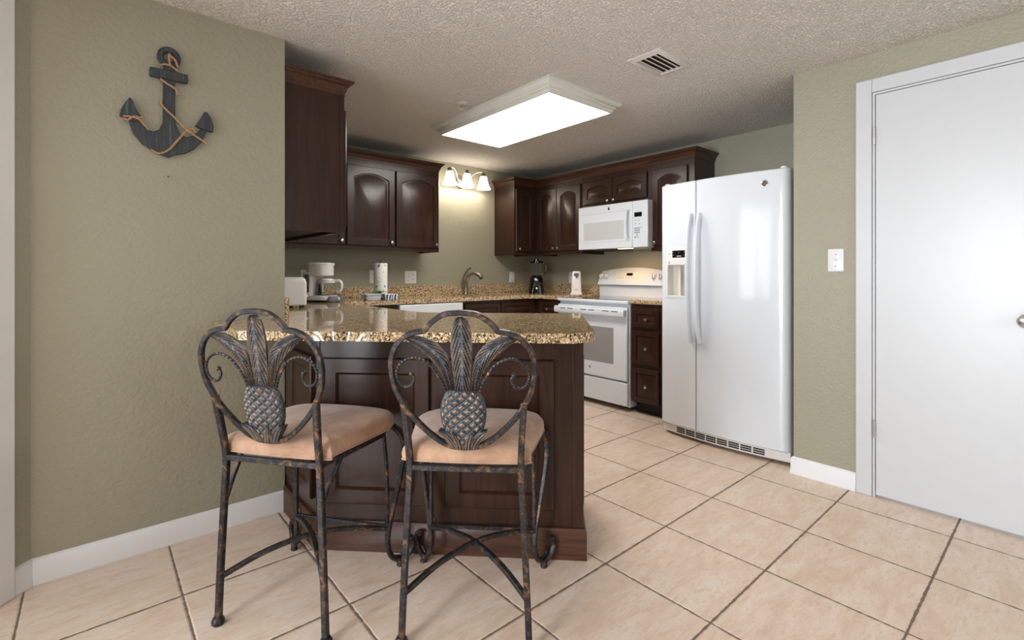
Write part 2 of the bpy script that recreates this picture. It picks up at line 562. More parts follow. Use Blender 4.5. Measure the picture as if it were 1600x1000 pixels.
# white door frame at the far left
m = MB()
for a, b, z0, z1 in ((0.0655, 0.165, 0.0005, 2.17), (1.48, 1.58, 0.0005, 2.17), (0.165, 1.48, 2.07, 2.17)):
    m.prism([ang(a, -0.018), ang(b, -0.018), ang(b, -0.0005), ang(a, -0.0005)], lambda a, b, d: (a, b, d), z0, z1)
struct(m.build('trim_3', 'jamb', bevel=0.003))
m = MB()        # glass door leaves: stiles and rails, panes left out so the daylight lamp shines through
for a, b, z0, z1 in ((0.15, 0.21, 0.01, 2.09), (0.79, 0.85, 0.01, 2.09), (1.43, 1.49, 0.01, 2.09), (0.21, 0.79, 0.01, 0.14), (0.85, 1.43, 0.01, 0.14), (0.21, 0.79, 2.0, 2.09), (0.85, 1.43, 2.0, 2.09)):
    m.prism([ang(a, 0.006), ang(b, 0.006), ang(b, 0.036), ang(a, 0.036)], lambda a, b, d: (a, b, d), z0, z1)
struct(m.build('door_2', 'jamb'))


# ------------------------------------------------------------------ cabinets
def door_mesh(x0, x1, z0, z1, arch=0.0, wf=0.052, raised=True, yf=-0.020, N=15):
    xc = (x0 + x1) / 2
    def inner(d, y):
        xl, xr, zb, zs = x0 + wf + d, x1 - wf - d, z0 + wf + d, z1 - wf - arch - d
        hw = (xr - xl) / 2
        l = [(xl, y, zb), (xr, y, zb)]
        for i in range(N):
            x = xr + (xl - xr) * i / (N - 1)
            q = (x - xc) / hw
            l.append((x, y, zs + arch * (1 - q * q)))
        return l
    def outer(d, y):
        l = [(x0 + d, y, z0 + d), (x1 - d, y, z0 + d)]
        for i in range(N):
            l.append((x1 - d + (x0 - x1 + 2 * d) * i / (N - 1), y, z1 - d))
        return l
    L = [outer(0, -0.0005), outer(0, yf + 0.005), outer(0.004, yf), inner(0, yf)]
    if raised:
        L += [inner(0.005, yf + 0.010), inner(0.011, yf + 0.010), inner(0.030, yf + 0.002)]
    else:
        L += [inner(0.010, yf + 0.011)]
    return MB().loops(L)


def knob(parent, x, z, y=-0.020, r=0.0145):
    p = [(0.0075, 0.0005), (0.006, -0.010), (0.0085, -0.013), (r, -0.019), (r, -0.023), (r * 0.8, -0.027), (r * 0.3, -0.029)]
    return MB().lathe(p, (x, y, z), 16, 'y').build('knob', 'nickel', parent)


def cdoor(cab, x0, x1, z0, z1, arch=0.0, kn=None, name='door', raised=True, wf=0.052):
    d = door_mesh(x0, x1, z0, z1, arch, wf, raised).build(name, 'wood', cab)
    if kn: knob(d, *kn)
    return d


CROWN = [(0, -0.002), (0.004, -0.002), (0.004, 0.014), (0.010, 0.020), (0.013, 0.034), (0.024, 0.050), (0.030, 0.052), (0.034, 0.060), (0.040, 0.062), (0.040, 0.072), (0, 0.072)]
UZ0, UZ1 = 1.305, 2.030
UH = UZ1 - UZ0


def upper(name, label, loc, rz, W, D, doors, z0=UZ0):
    c = thing(name, label, 'cabinet', (loc[0], loc[1], z0), rz, 'dark wall cabinets')
    m = MB().box(0, W, 0.018, D, 0.022, UZ1 - z0)
    m.box(0, W, 0, 0.0175, 0, UZ1 - z0)
    m.box(0, 0.016, 0.0178, D, 0, 0.0218)
    m.box(W - 0.016, W, 0.0178, D, 0, 0.0218)
    m.build('cabinet_body', 'wood', c)
    box('shaded_bottom_panel', 'wood_dark', c, 0.0165, W - 0.0165, 0.0182, D, 0.018, 0.0217)  # darker than the body: the shade under the cabinet is in its colour
    for a in doors: cdoor(c, *a)
    return c


def crown(c, path, z, before=None, after=None):
    return MB().sweep(path, CROWN, z, before, after).build('crown_molding', 'wood_h', c)


g = 0.001
# left wall: its end panel faces the camera
WL_Y0 = 2.462
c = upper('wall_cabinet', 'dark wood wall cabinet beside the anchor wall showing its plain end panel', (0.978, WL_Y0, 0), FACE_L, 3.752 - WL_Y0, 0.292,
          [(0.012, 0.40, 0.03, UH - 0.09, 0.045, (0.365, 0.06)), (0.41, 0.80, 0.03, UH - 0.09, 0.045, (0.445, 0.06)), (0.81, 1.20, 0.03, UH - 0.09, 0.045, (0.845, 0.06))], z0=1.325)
box('end_stile', 'wood', c, -0.004, -0.0002, 0.0, 0.022, 0, UH - 0.02)
crown(c, [(0, 0.290), (0, 0), (3.71 - WL_Y0, 0)], UH - 0.02)
# sink wall, left of the sconce
x0 = 1.005
c = upper('wall_cabinet', 'dark wall cabinet with arched doors and three silver knobs, left of the lit sconce', (x0, 3.755, 0), FACE_Y, 2.363 - x0, WB - 3.755 - g,
          [(1.075 - x0, 1.498 - x0, 0.035, UH - 0.05, 0.045, (1.462 - x0, 0.067)), (1.508 - x0, 1.922 - x0, 0.035, UH - 0.05, 0.045, (1.886 - x0, 0.067)), (1.934 - x0, 2.354 - x0, 0.035, UH - 0.05, 0.045, (2.318 - x0, 0.067))])
crown(c, [(0.02, 0), (2.363 - x0, 0), (2.363 - x0, WB - 3.755 - 0.002)], UH)
# sink wall, right corner
XA = 3.268
FX = 3.565
c = upper('wall_cabinet', 'narrow dark wall cabinet in the corner right of the lit sconce', (XA, 3.755, 0), FACE_Y, FX - XA - g, WB - 3.755 - g,
          [(0.012, 0.262, 0.035, UH - 0.05, 0.03, (0.05, 0.06))])
crown(c, [(0, WB - 3.755 - 0.002), (0, 0), (FX - XA, 0)], UH, after=(FX - XA, -1))
# stove wall
def onwall(y_left, z0=0.0): return (FX, y_left, z0)
D = WR - FX - g
yl = 3.755 - g
c = upper('wall_cabinet', 'dark two-door wall cabinet with arched doors left of the microwave', onwall(yl), FACE_X, yl - 3.092, D,
          [(0.045, 0.325, 0.035, UH - 0.05, 0.04, (0.297, 0.065)), (0.33, 0.645, 0.035, UH - 0.05, 0.04, (0.362, 0.065))])
crown(c, [(0, 0), (yl - 3.092, 0)], UH, before=(0, 1))
ym = 3.091
z0m = 1.740
c = upper('wall_cabinet', 'short dark wall cabinet with two low arched doors above the white microwave', onwall(ym), FACE_X, ym - 2.334, D,
          [(0.015, 0.355, 0.022, UZ1 - z0m - 0.05, 0.03, (0.325, 0.035)), (0.362, 0.722, 0.022, UZ1 - z0m - 0.05, 0.03, (0.392, 0.035))], z0=z0m)
crown(c, [(0, 0), (ym - 2.334, 0)], UZ1 - z0m)
yr = 2.333
c = upper('wall_cabinet', 'tall single-door dark wall cabinet between the microwave and the fridge top', onwall(yr), FACE_X, yr - 1.945, D,
          [(0.02, 0.335, 0.035, UH - 0.05, 0.04, (0.052, 0.065))])
crown(c, [(0, 0), (yr - 1.945, 0), (yr - 1.945, D - 0.001)], UH)

# ---- granite counters
CT, CB = 0.908, 0.874
def fillet(a, b, c, r, n=6):
    a, b, c = Vector(a), Vector(b), Vector(c)
    d0, d1 = (a - b).normalized(), (c - b).normalized()
    an = d0.angle(d1)
    L = r / math.tan(an / 2)
    p0, p1 = b + d0 * L, b + d1 * L
    ctr = b + (d0 + d1).normalized() * (r / sin(an / 2))
    out = []
    for i in range(n + 1):
        q = p0.lerp(p1, i / n)
        out.append(tuple(ctr + (q - ctr).normalized() * r))
    return out


SINKR = [(2.45, 3.53), (3.11, 3.53), (3.11, 3.93), (2.45, 3.93)]
def slab(outline, hole=None):
    bm = bmesh.new()
    def ring(pts, z): 
        vs = [bm.verts.new((p[0], p[1], z)) for p in pts]
        es = [bm.edges.new((vs[i], vs[(i + 1) % len(vs)])) for i in range(len(vs))]
        return vs, es
    rings = {}
    for z in (CB, CT):
        vo, eo = ring(outline, z)
        rings[z] = [vo]
        if hole:
            vh, eh = ring(hole, z)
            rings[z].append(vh)
            eo = eo + eh
        bmesh.ops.triangle_fill(bm, use_beauty=True, edges=eo)
    for a, b in zip(rings[CB], rings[CT]):
        for i in range(len(a)):
            j = (i + 1) % len(a)
            bm.faces.new((a[i], a[j], b[j], b[i]))
    bmesh.ops.recalc_face_normals(bm, faces=bm.faces)
    mb = MB()
    bm.verts.index_update()
    mb.v = [tuple(v.co) for v in bm.verts]
    mb.f = [tuple(v.index for v in f.verts) for f in bm.faces]
    bm.free()
    return mb


FS = 2.366                      # x + y of the bar front
pl = [(0.392, WL - g), (0.392, FS - 0.392), (1.250, FS - 1.250), (1.353, 1.115), (1.905, 1.667), (1.3185, 2.2535), (1.3185, 3.43), (3.25, 3.43), (3.25, 3.113)]
outline = [pl[0]] + fillet(pl[0], pl[1], pl[2], 0.05) + fillet(pl[1], pl[2], pl[3], 0.03) + fillet(pl[2], pl[3], pl[4], 0.03, 4) + fillet(pl[3], pl[4], pl[5], 0.02, 3) + fillet(pl[4], pl[5], pl[6], 0.25) \
    + fillet(pl[5], pl[6], pl[7], 0.13) + fillet(pl[6], pl[7], pl[8], 0.10) + [pl[8], (WR - g, 3.113), (WR - g, WB - g), (0.684 + g, WB - g), (0.684 + g, WL - g)]
ct = thing('countertop', 'tan speckled granite countertop with the peninsula bar and the sink run', 'countertop')
o = slab(outline, SINKR[::-1]).build('counter_slab', 'granite', ct, bevel=0.005)
BS = 0.999
box('backsplash', 'granite', ct, 0.684 + g, 0.705, WL + 0.001, WB - g, CT + 0.0003, BS, bevel=0.002)
box('backsplash', 'granite', ct, 0.7055, WR - g, WB - 0.021, WB - g, CT + 0.0003, BS, bevel=0.002)
box('backsplash', 'granite', ct, WR - 0.021, WR - g, 3.113, WB - 0.0215, CT + 0.0003, BS, bevel=0.002)
ct2 = thing('countertop', 'short piece of granite countertop between the stove and the fridge', 'countertop')
slab([(3.245, 1.905), (WR - g, 1.905), (WR - g, 2.322), (3.245, 2.322)]).build('counter_slab', 'granite', ct2, bevel=0.005)
box('backsplash', 'granite', ct2, WR - 0.021, WR - g, 1.905, 2.322, CT + 0.0003, BS, bevel=0.002)

# sink and faucet
sk = MB()
(a, b), (c_, d_) = SINKR[0], SINKR[2]
sk.box(a - 0.012, a + 0.0, b - 0.01, d_ + 0.01, 0.70, CB - 0.001); sk.box(c_, c_ + 0.012, b - 0.01, d_ + 0.01, 0.70, CB - 0.001)
sk.box(a, c_, b - 0.012, b, 0.70, CB - 0.001); sk.box(a, c_, d_, d_ + 0.012, 0.70, CB - 0.001); sk.box(a, c_, b, d_, 0.695, 0.705)
tag(sk.build('kitchen_sink', 'nickel'), 'steel undermount sink set into the granite below the faucet', 'sink')
fz = CT + 0.0005
f = thing('faucet', 'brushed nickel kitchen faucet with lever standing behind the sink', 'faucet', (2.822, 3.985, fz))
MB().lathe([(0.030, 0), (0.030, 0.006), (0.024, 0.012), (0.022, 0.05)], n=20).build('faucet_base', 'bronze_nickel', f)
pth = catmull([(0, 0, 0.01), (0, 0, 0.08), (0.0, -0.012, 0.135), (0.01, -0.05, 0.185), (0.02, -0.105, 0.206), (0.028, -0.16, 0.196)], 8)
MB().tube(pth, circ(0.019, 14), ref=(1, 0, 0), scale=[1.12 - 0.30 * i / (len(pth) - 1) for i in range(len(pth))]).build('spout', 'bronze_nickel', f)
MB().tube(catmull([(0.0265, -0.152, 0.198), (0.032, -0.19, 0.184), (0.036, -0.215, 0.160)], 5), circ(0.021, 14), ref=(1, 0, 0)).build('spray_head', 'bronze_nickel', f)
MB().tube(catmull([(-0.004, 0.004, 0.10), (-0.006, 0.006, 0.15), (0.0, -0.004, 0.20), (0.016, -0.03, 0.245), (0.03, -0.055, 0.265)], 6), circ(0.014, 12), ref=(1, 0, 0), scale=[1.6 - 1.05 * i / 24 for i in range(25)]).build('lever', 'bronze_nickel', f)


# ---- base cabinets
def base(label, loc, rz, W, D, fronts, toe=0.075, open_top=False):
    c = thing('base_cabinet', label, 'cabinet', loc, rz, 'dark base cabinets')
    if open_top:
        MB().box(0, W, 0.0, D, 0.095, 0.68).box(0, W, 0, 0.02, 0.6805, CB - 0.001).build('cabinet_body', 'wood', c)
    else:
        box('cabinet_body', 'wood', c, 0, W, 0, D, 0.095, CB - 0.001)
    box('toe_kick', 'wood_dark', c, 0, W, toe, D, 0.0005, 0.0948)
    for kind, x0, x1, z0, z1, kn in fronts:
        cdoor(c, x0, x1, z0, z1, 0.0, kn, name=kind, wf=0.05 if kind == 'door' else 0.036)
    return c


BF = 3.462
dwx0, dwx1 = 1.80, 2.40
base('dark sink base cabinet right of the dishwasher, under the faucet', (dwx1 + 0.004, BF, 0), FACE_Y, 3.284 - dwx1 - 0.004, 0.60,
     [('drawer', 0.035, 0.425, 0.70, 0.845, None), ('drawer', 0.445, 0.845, 0.70, 0.845, None), ('door', 0.035, 0.425, 0.12, 0.68, (0.39, 0.62)), ('door', 0.445, 0.845, 0.12, 0.68, (0.48, 0.62))], open_top=True)
base('dark base cabinet in the far corner left of the white stove', (3.286, BF + 0.6, 0), FACE_X, BF + 0.6 - 3.118, 0.6,
     [('drawer', 0.66, 0.93, 0.70, 0.845, (0.795, 0.775)), ('door', 0.66, 0.93, 0.12, 0.68, (0.70, 0.62))])
base('dark base cabinet along the left wall under the toaster and coffee maker', (1.285, 2.60, 0), FACE_L, BF - 0.04 - 2.60, 0.59,
     [('door', 0.02, 0.40, 0.12, 0.845, (0.36, 0.78)), ('door', 0.41, 0.80, 0.12, 0.845, (0.45, 0.78))])
base('dark three-drawer cabinet between the stove and the fridge', (3.265, 2.322, 0), FACE_X, 0.40, 0.62,
     [('drawer', 0.022, 0.262, 0.690, 0.832, (0.158, 0.757)), ('drawer', 0.022, 0.262, 0.400, 0.662, (0.158, 0.53)), ('drawer', 0.022, 0.262, 0.105, 0.372, (0.158, 0.236))])
dw = thing('dishwasher', 'white dishwasher under the granite counter left of the sink base', 'dishwasher', (dwx0, BF, 0), FACE_Y)
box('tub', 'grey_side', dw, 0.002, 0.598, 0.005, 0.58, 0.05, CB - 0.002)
box('door', 'white', dw, 0.002, 0.598, -0.03, 0.0045, 0.11, 0.745, bevel=0.006)
box('control_panel', 'white', dw, 0.002, 0.598, -0.038, 0.0045, 0.75, 0.866, bevel=0.006)
box('kick_plate', 'white', dw, 0.002, 0.598, 0.0, 0.0045, 0.01, 0.105)

# ---- peninsula
PS = 2.703                      # x + y of the panelled front
px0 = 0.690
pc = (px0, PS - px0)            # left front corner
pen = thing('peninsula_cabinet', 'dark panelled peninsula base under the granite bar behind the stools', 'cabinet', (pc[0], pc[1], 0), -pi / 4)
PW = 1.070                      # front length
DP = 0.56                       # depth of the run
r2 = sqrt(2)
sl = WL - 0.002 - pc[1]         # length of the left return along +Y (wall direction)
def loc2(x, y):                 # world offset -> local
    dx, dy = x - pc[0], y - pc[1]
    return ((dx - dy) * s2, (dx + dy) * s2)
bodyp = [loc2(px0, WL + 0.001), loc2(px0, pc[1]), (PW, 0), (PW, DP), loc2(1.285, 2.42), loc2(1.285, 2.598), loc2(px0, 2.598)]
bodyp = [loc2(px0, 2.598), (0, 0), (PW, 0), (PW, DP), loc2(1.285, 2.30), loc2(1.285, 2.598)]
MB().prism(bodyp, lambda a, b, d: (a, b, d), 0.0005, CB - 0.001).build('cabinet_body', 'wood', pen)
K = [(0, 0), (0.016, 0), (0.016, 0.112), (0.010, 0.120), (0, 0.120)]
MB().sweep([loc2(px0, WL - 0.016), (0, 0), (PW, 0), (PW, 0.30)], K, 0.0005).build('kickboard', 'wood_h', pen)
for a, b in ((0.026, 0.466), (0.528, 0.962)):
    door_mesh(a, b, 0.190, 0.775, 0, 0.058, False).build('panel', 'wood', pen)
box('corner_post', 'wood', pen, PW - 0.040, PW + 0.004, -0.004, -0.0004, 0.1205, CB - 0.002, bevel=0.0015)
box('corner_post', 'wood', pen, -0.004, 0.012, -0.004, -0.0004, 0.1205, CB - 0.002, bevel=0.0015)
# panel on the left return (faces -X) and on the right end
e = door_mesh(0.06, sl - 0.03, 0.19, 0.775, 0, 0.05, False)
q = []
for x, y, z in e.v:             # x along -Y from the wall, y outwards along -X
    q.append(loc2(px0 + y, WL - 0.002 - x) + (z,))
e.v = q
e.build('panel', 'wood', pen)
e = door_mesh(0.10, DP - 0.04, 0.16, 0.78, 0, 0.05, False, yf=-0.014)
e.v = [(PW - y, x, z) for x, y, z in e.v]
e.build('panel', 'wood', pen)

# ------------------------------------------------------------------ appliances
# ---- range
R0 = (3.24, 3.103)
rg = thing('range', 'white electric range with a glass cooktop between dark cabinets', 'stove', (R0[0], R0[1], 0), FACE_X)
RW = 0.772
box('range_body', 'white', rg, 0.0, RW, 0.022, 0.635, 0.035, 0.866, bevel=0.003)
box('cooktop', 'white', rg, -0.002, RW + 0.002, -0.012, 0.636, 0.8665, 0.893, bevel=0.006)
box('glass_top', 'black_glass', rg, 0.035, RW - 0.035, 0.03, 0.55, 0.8932, 0.8955)
dd = MB().box(0.006, RW - 0.006, -0.014, 0.021, 0.246, 0.838).build('oven_door', 'white', rg, bevel=0.007)
box('window', 'win_grey', dd, 0.150, RW - 0.138, -0.0165, -0.0138, 0.372, 0.668, bevel=0.001)
m = MB().tube([(0.004, -0.052, 0.795), (RW - 0.004, -0.052, 0.795)], rsq(0.013, 0.030, 0.5), ref=(0, 0, 1))
m.box(0.01, 0.05, -0.045, -0.013, 0.770, 0.82); m.box(RW - 0.05, RW - 0.01, -0.045, -0.013, 0.770, 0.82)
hd = m.build('handle', 'white', dd, bevel=0.004)
for x in (0.08, 0.17, 0.32, 0.41, 0.56, 0.65):
    box('vent_slot', 'dark', hd, x, x + 0.065, -0.0662, -0.0648, 0.804, 0.810)
MB().lathe([(0.012, 0), (0.012, -0.002), (0.008, -0.003)], (0.385, -0.0145, 0.318), 18, 'y').build('badge', 'print', dd)
dw2 = box('warming_drawer', 'white', rg, 0.006, RW - 0.006, -0.010, 0.021, 0.045, 0.232, bevel=0.007)
for x in (0.05, RW - 0.05):
    MB().lathe([(0.018, 0.0005), (0.018, 0.034)], (x, 0.1, 0), 12).build('foot', 'dark', rg)
    MB().lathe([(0.018, 0.0005), (0.018, 0.034)], (x, 0.55, 0), 12).build('foot', 'dark', rg)
box('back_panel', 'white', rg, 0.004, RW - 0.004, 0.585, 0.635, 0.8935, 1.006, bevel=0.004)
top = [(0.03 + (RW - 0.06) * i / 20, 1.136 + 0.036 * (1 - ((i - 10) / 10) ** 2)) for i in range(21)]
poly = [(-0.003, 1.000), (RW + 0.003, 1.000), (RW + 0.003, 1.02)] + top[::-1] + [(-0.003, 1.02)]
m = MB().loops([[(a, 0.640, b) for a, b in poly], [(a, 0.575 + (b - 1.0) * 0.16, b) for a, b in poly], [(0.386 + (a - 0.386) * 0.985, 0.556 + (b - 1.0) * 0.22, 1.08 + (b - 1.08) * 0.93) for a, b in poly]])
cp = m.build('control_panel', 'white', rg, bevel=0.003)
def cpy(z): return 0.556 + (0.08 + (z - 1.08) / 0.93) * 0.22 - 0.0006
for x in (0.045, 0.108, 0.630, 0.700):
    z = 1.088
    kb = MB().lathe([(0.028, 0.004), (0.028, -0.001), (0.022, -0.004), (0.020, -0.020), (0.012, -0.024)], (x, cpy(z), z), 20, 'y').build('burner_knob', 'white_soft', rg)
    MB().lathe([(0.030, 0.002), (0.030, -0.0008), (0.0284, -0.0008), (0.0284, 0.002)], (x, cpy(z), z), 24, 'y').build('dial_ring', 'gasket', kb)
    box('grip', 'white_soft', kb, x - 0.005, x + 0.005, cpy(z) - 0.034, cpy(z) - 0.020, z - 0.022, z + 0.022, bevel=0.003)
def tilt_plate(parent, name, mat, x0, x1, z0, z1, th=0.0012):
    return MB().loops([[(x0, cpy(z0) + 0.002, z0), (x1, cpy(z0) + 0.002, z0), (x1, cpy(z1) + 0.002, z1), (x0, cpy(z1) + 0.002, z1)], [(x0, cpy(z0) - th, z0), (x1, cpy(z0) - th, z0), (x1, cpy(z1) - th, z1), (x0, cpy(z1) - th, z1)]]).build(name, mat, parent)
kp = tilt_plate(cp, 'keypad', 'cream', 0.215, 0.500, 1.045, 1.130, 0.0006)
tilt_plate(cp, 'display', 'lcd', 0.336, 0.405, 1.094, 1.118, 0.0016)
for i in range(8):
    tilt_plate(cp, 'key', 'print', 0.232 + 0.033 * i, 0.238 + 0.033 * i, 1.068, 1.080, 0.0014)

# ---- microwave
mw = thing('microwave', 'white over-the-range microwave hanging below the short cabinet', 'microwave', (3.47, 3.063, 1.335), FACE_X)
MW, MH = 0.757, 0.395
box('microwave_body', 'white', mw, 0.003, MW - 0.003, 0.041, 0.418, 0.0, MH, bevel=0.003)
md = MB().box(0.0, 0.603, 0.0, 0.040, 0.0, MH).build('door', 'white', mw, bevel=0.006)
box('window_frame', 'white', md, 0.055, 0.545, -0.003, -0.0002, 0.060, 0.262, bevel=0.0015)
box('window', 'win_light', md, 0.072, 0.520, -0.0042, -0.003, 0.080, 0.243)
box('vent_line', 'print', md, 0.02, 0.59, -0.0008, 0.0, 0.3205, 0.3225)
hp = catmull([(0.566, 0.0, 0.075), (0.566, -0.022, 0.09), (0.566, -0.036, 0.20), (0.566, -0.022, 0.30), (0.566, 0.0, 0.317)], 7)
MB().tube(hp, rsq(0.012, 0.008, 0.4), ref=(1, 0, 0)).build('handle', 'white', md)
lg = MB().lathe([(0.010, 0.0), (0.010, -0.002)], (0.357, -0.0002, 0.352), 16, 'y')
lg.prism([(0.350, 0.359), (0.364, 0.359), (0.357, 0.376)], lambda a, b, d: (a, d, b), 0.0, -0.002)
lg.build('logo', 'dark', md)
mp_ = MB().box(0.606, MW, 0.0, 0.040, 0.0, MH).build('control_panel', 'white', mw, bevel=0.006)
box('display', 'lcd', mp_, 0.626, 0.700, -0.0012, 0.0, 0.258, 0.296)
for r_ in range(4):
    for k in range(3):
        if r_ == 3 and k != 1: continue
        box('key', 'grey', mp_, 0.628 + 0.019 * k, 0.641 + 0.019 * k, -0.001, 0.0, 0.156 - 0.018 * r_, 0.167 - 0.018 * r_)
for x, z in ((0.632, 0.225), (0.668, 0.222), (0.632, 0.196), (0.672, 0.193), (0.690, 0.160)):
    box('key', 'print', mp_, x, x + 0.011, -0.001, 0.0, z, z + 0.008)
box('key', 'grey', mp_, 0.628, 0.646, -0.001, 0.0, 0.082, 0.092)
box('key', 'print', mp_, 0.655, 0.670, -0.001, 0.0, 0.082, 0.092)
box('lamp_lens', 'hood_lamp', mw, 0.39, 0.53, 0.085, 0.125, -0.0022, -0.0003)
box('grease_filter', 'dark', mw, 0.05, 0.36, 0.10, 0.36, -0.003, -0.0003)
l = area('hood_light', (3.57, 2.60, 1.322), (0, 0, 0), 0.05, 0.14, 1.3, (1.0, 0.62, 0.32))

# ---- fridge
FW = 0.826
fr = thing('refrigerator', 'tall white side-by-side refrigerator with ice dispenser beside the green wall', 'refrigerator', (3.02, 1.896, 0), FACE_X)
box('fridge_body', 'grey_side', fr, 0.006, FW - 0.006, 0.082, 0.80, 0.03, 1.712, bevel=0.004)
def fy(x):
    q = 2 * x / FW - 1
    return -0.040 * (1 - q * q)
def fdoor(name, xa, xb, rl, rr, z0=0.082, z1=1.725, niche=None):
    xs = sorted(set([xa + (xb - xa) * i / 22 for i in range(23)] + ([niche[0], niche[1]] if niche else [])))
    def y(x):
        v = fy(x)
        for d, rad in ((x - xa, rl), (xb - x, rr)):
            if d < rad: v += rad * (1 - sqrt(max(0, 1 - ((rad - d) / rad) ** 2)))
        return v
    ex = [xa + rl * k for k in (0.06, 0.18, 0.35, 0.6)] + [xb - rr * k for k in (0.06, 0.18, 0.35, 0.6)]
    xs = sorted(set(xs + ex))
    zs = [z0, z0 + 0.006, z1 - 0.006, z1]
    if niche: zs = sorted(set(zs + [niche[2], niche[3]]))
    m = MB()
    ins = lambda z: 0.006 if z in (z0, z1) else 0.0
    G = [[(x, y(x) + ins(z), z) for x in xs] for z in zs]
    W_ = len(xs)
    o = len(m.v)
    m.v += [p for r in G for p in r]
    for i in range(len(zs) - 1):
        for j in range(W_ - 1):
            if niche and niche[0] - 1e-6 <= xs[j] and xs[j + 1] <= niche[1] + 1e-6 and niche[2] - 1e-6 <= zs[i] and zs[i + 1] <= niche[3] + 1e-6:
                continue
            m.f.append((o + i * W_ + j, o + i * W_ + j + 1, o + (i + 1) * W_ + j + 1, o + (i + 1) * W_ + j))
    yb = 0.066
    for z, flip in ((z0, 0), (z1, 1)):
        row = zs.index(z)
        b0 = len(m.v)
        m.v += [(x, yb, z) for x in xs]
        for j in range(W_ - 1):
            m.f.append((o + row * W_ + j, o + row * W_ + j + 1, b0 + j + 1, b0 + j))
    for j in (0, W_ - 1):
        col = [o + i * W_ + j for i in range(len(zs))]
        b0 = len(m.v)
        m.v += [(xs[j], yb, z0), (xs[j], yb, z1)]
        m.f.append(tuple(col + [b0 + 1, b0]))
    b0 = len(m.v)
    m.v += [(xa, yb, z0), (xb, yb, z0), (xb, yb, z1), (xa, yb, z1)]
    m.f.append((b0, b0 + 1, b0 + 2, b0 + 3))
    return m.build(name, 'white', fr, ang=30)
NX0, NX1, NZ0, NZ1 = 0.060, 0.215, 0.964, 1.172
ld = fdoor('freezer_door', 0.0, 0.273, 0.016, 0.008, niche=(NX0, NX1, NZ0, NZ1))
rd = fdoor('fridge_door', 0.279, FW, 0.008, 0.030)
m = MB()     # dispenser recess
y0 = fy(0.06) - 0.0; yd = 0.062
m.box(NX0 - 0.004, NX0, fy(NX0), yd, NZ0 - 0.004, NZ1 + 0.004); m.box(NX1, NX1 + 0.004, fy(NX1), yd, NZ0 - 0.004, NZ1 + 0.004)
m.box(NX0, NX1, fy(NX0) + 0.001, yd, NZ1, NZ1 + 0.004); m.box(NX0, NX1, fy(NX0) + 0.001, yd, NZ0 - 0.004, NZ0); m.box(NX0, NX1, yd - 0.004, yd, NZ0, NZ1)
m.box(0.125, 0.139, 0.012, yd - 0.004, NZ0, NZ1 - 0.012)
m.build('dispenser_recess', 'cream', ld)
box('dispenser_paddle', 'grey', ld, 0.168, 0.204, 0.014, 0.020, 1.030, 1.118, bevel=0.002)
def fplate(parent, name, mat, x0, x1, z0, z1, th=0.003):
    xs = [x0 + (x1 - x0) * i / 6 for i in range(7)]
    lp = lambda off: [(x, fy(x) - off, z0) for x in xs] + [(x, fy(x) - off, z1) for x in xs[::-1]]
    return MB().loops([lp(-0.003), lp(th)]).build(name, mat, parent)
m = MB()
dp = fplate(ld, 'dispenser_panel', 'white_soft', 0.044, 0.222, 1.174, 1.288, 0.004)
fplate(ld, 'dispenser_trim', 'white_soft', 0.044, 0.058, 0.950, 1.1735, 0.004)
fplate(ld, 'dispenser_trim', 'white_soft', 0.0585, 0.222, 0.950, 0.962, 0.004)
fplate(ld, 'display', 'lcd', 0.098, 0.204, 1.222, 1.270, 0.0048)
for x, z in ((0.106, 1.255), (0.106, 1.236), (0.192, 1.255), (0.192, 1.236), (0.148, 1.252)):
    fplate(ld, 'display_mark', 'print', x, x + 0.004, z, z + 0.006, 0.0055)
fplate(ld, 'display_mark', 'print', 0.132, 0.17, 1.228, 1.236, 0.0055)
for x in (0.103, 0.128, 0.153, 0.178): fplate(ld, 'button', 'cream', x, x + 0.017, 1.190, 1.208, 0.0055)
for z in (1.245, 1.19, 1.18): fplate(ld, 'button', 'print', 0.066, 0.078, z, z + 0.007, 0.0052)
for d_, x in ((ld, 0.246), (rd, 0.310)):
    hp = catmull([(x, fy(x) + 0.004, 0.675), (x, fy(x) - 0.022, 0.69), (x, fy(x) - 0.050, 0.86), (x, fy(x) - 0.058, 1.08), (x, fy(x) - 0.050, 1.30), (x, fy(x) - 0.022, 1.475), (x, fy(x) + 0.004, 1.492)], 8)
    MB().tube(hp, rsq(0.019, 0.011, 0.5), ref=(1, 0, 0)).build('handle', 'white', d_)
bx, bz = 0.702, 1.648
bg = MB().lathe([(0.018, 0.002), (0.018, -0.003), (0.0155, -0.004), (0.0155, -0.0025), (0.002, -0.0025)], (bx, fy(bx), bz), 28, 'y').build('badge', 'chrome', rd)
m = MB()
for pts in ([(-0.009, 0.004), (-0.004, 0.009), (-0.002, 0.004), (-0.008, -0.004), (-0.004, -0.009), (0.001, -0.003)], [(0.009, 0.006), (0.004, 0.008), (0.003, 0.002), (0.008, 0.0), (0.003, -0.002), (0.004, -0.008), (0.010, -0.006)]):
    m.tube(catmull([(bx + a, fy(bx) - 0.0032, bz + b) for a, b in pts], 5), circ(0.0009, 6), ref=(0, 1, 0))
m.build('badge_script', 'grey', bg)
m = MB().lathe([(0.02, 0), (0.02, 0.012), (0.014, 0.016)], (FW - 0.035, 0.03, 1.7255), 16)
m.build('hinge_cap', 'white_soft', fr)
MB().lathe([(0.02, 0), (0.02, 0.010), (0.014, 0.013)], (0.035, 0.03, 1.7255), 16).build('hinge_cap', 'white_soft', fr)
xs = [FW * i / 20 for i in range(21)]
kick = [(x, fy(x) + 0.022) for x in xs] + [(FW, 0.08), (0, 0.08)]
kk = MB().prism(kick, lambda a, b, d: (a, b, d), 0.022, 0.079).build('toe_grille', 'white_soft', fr, bevel=0.003)
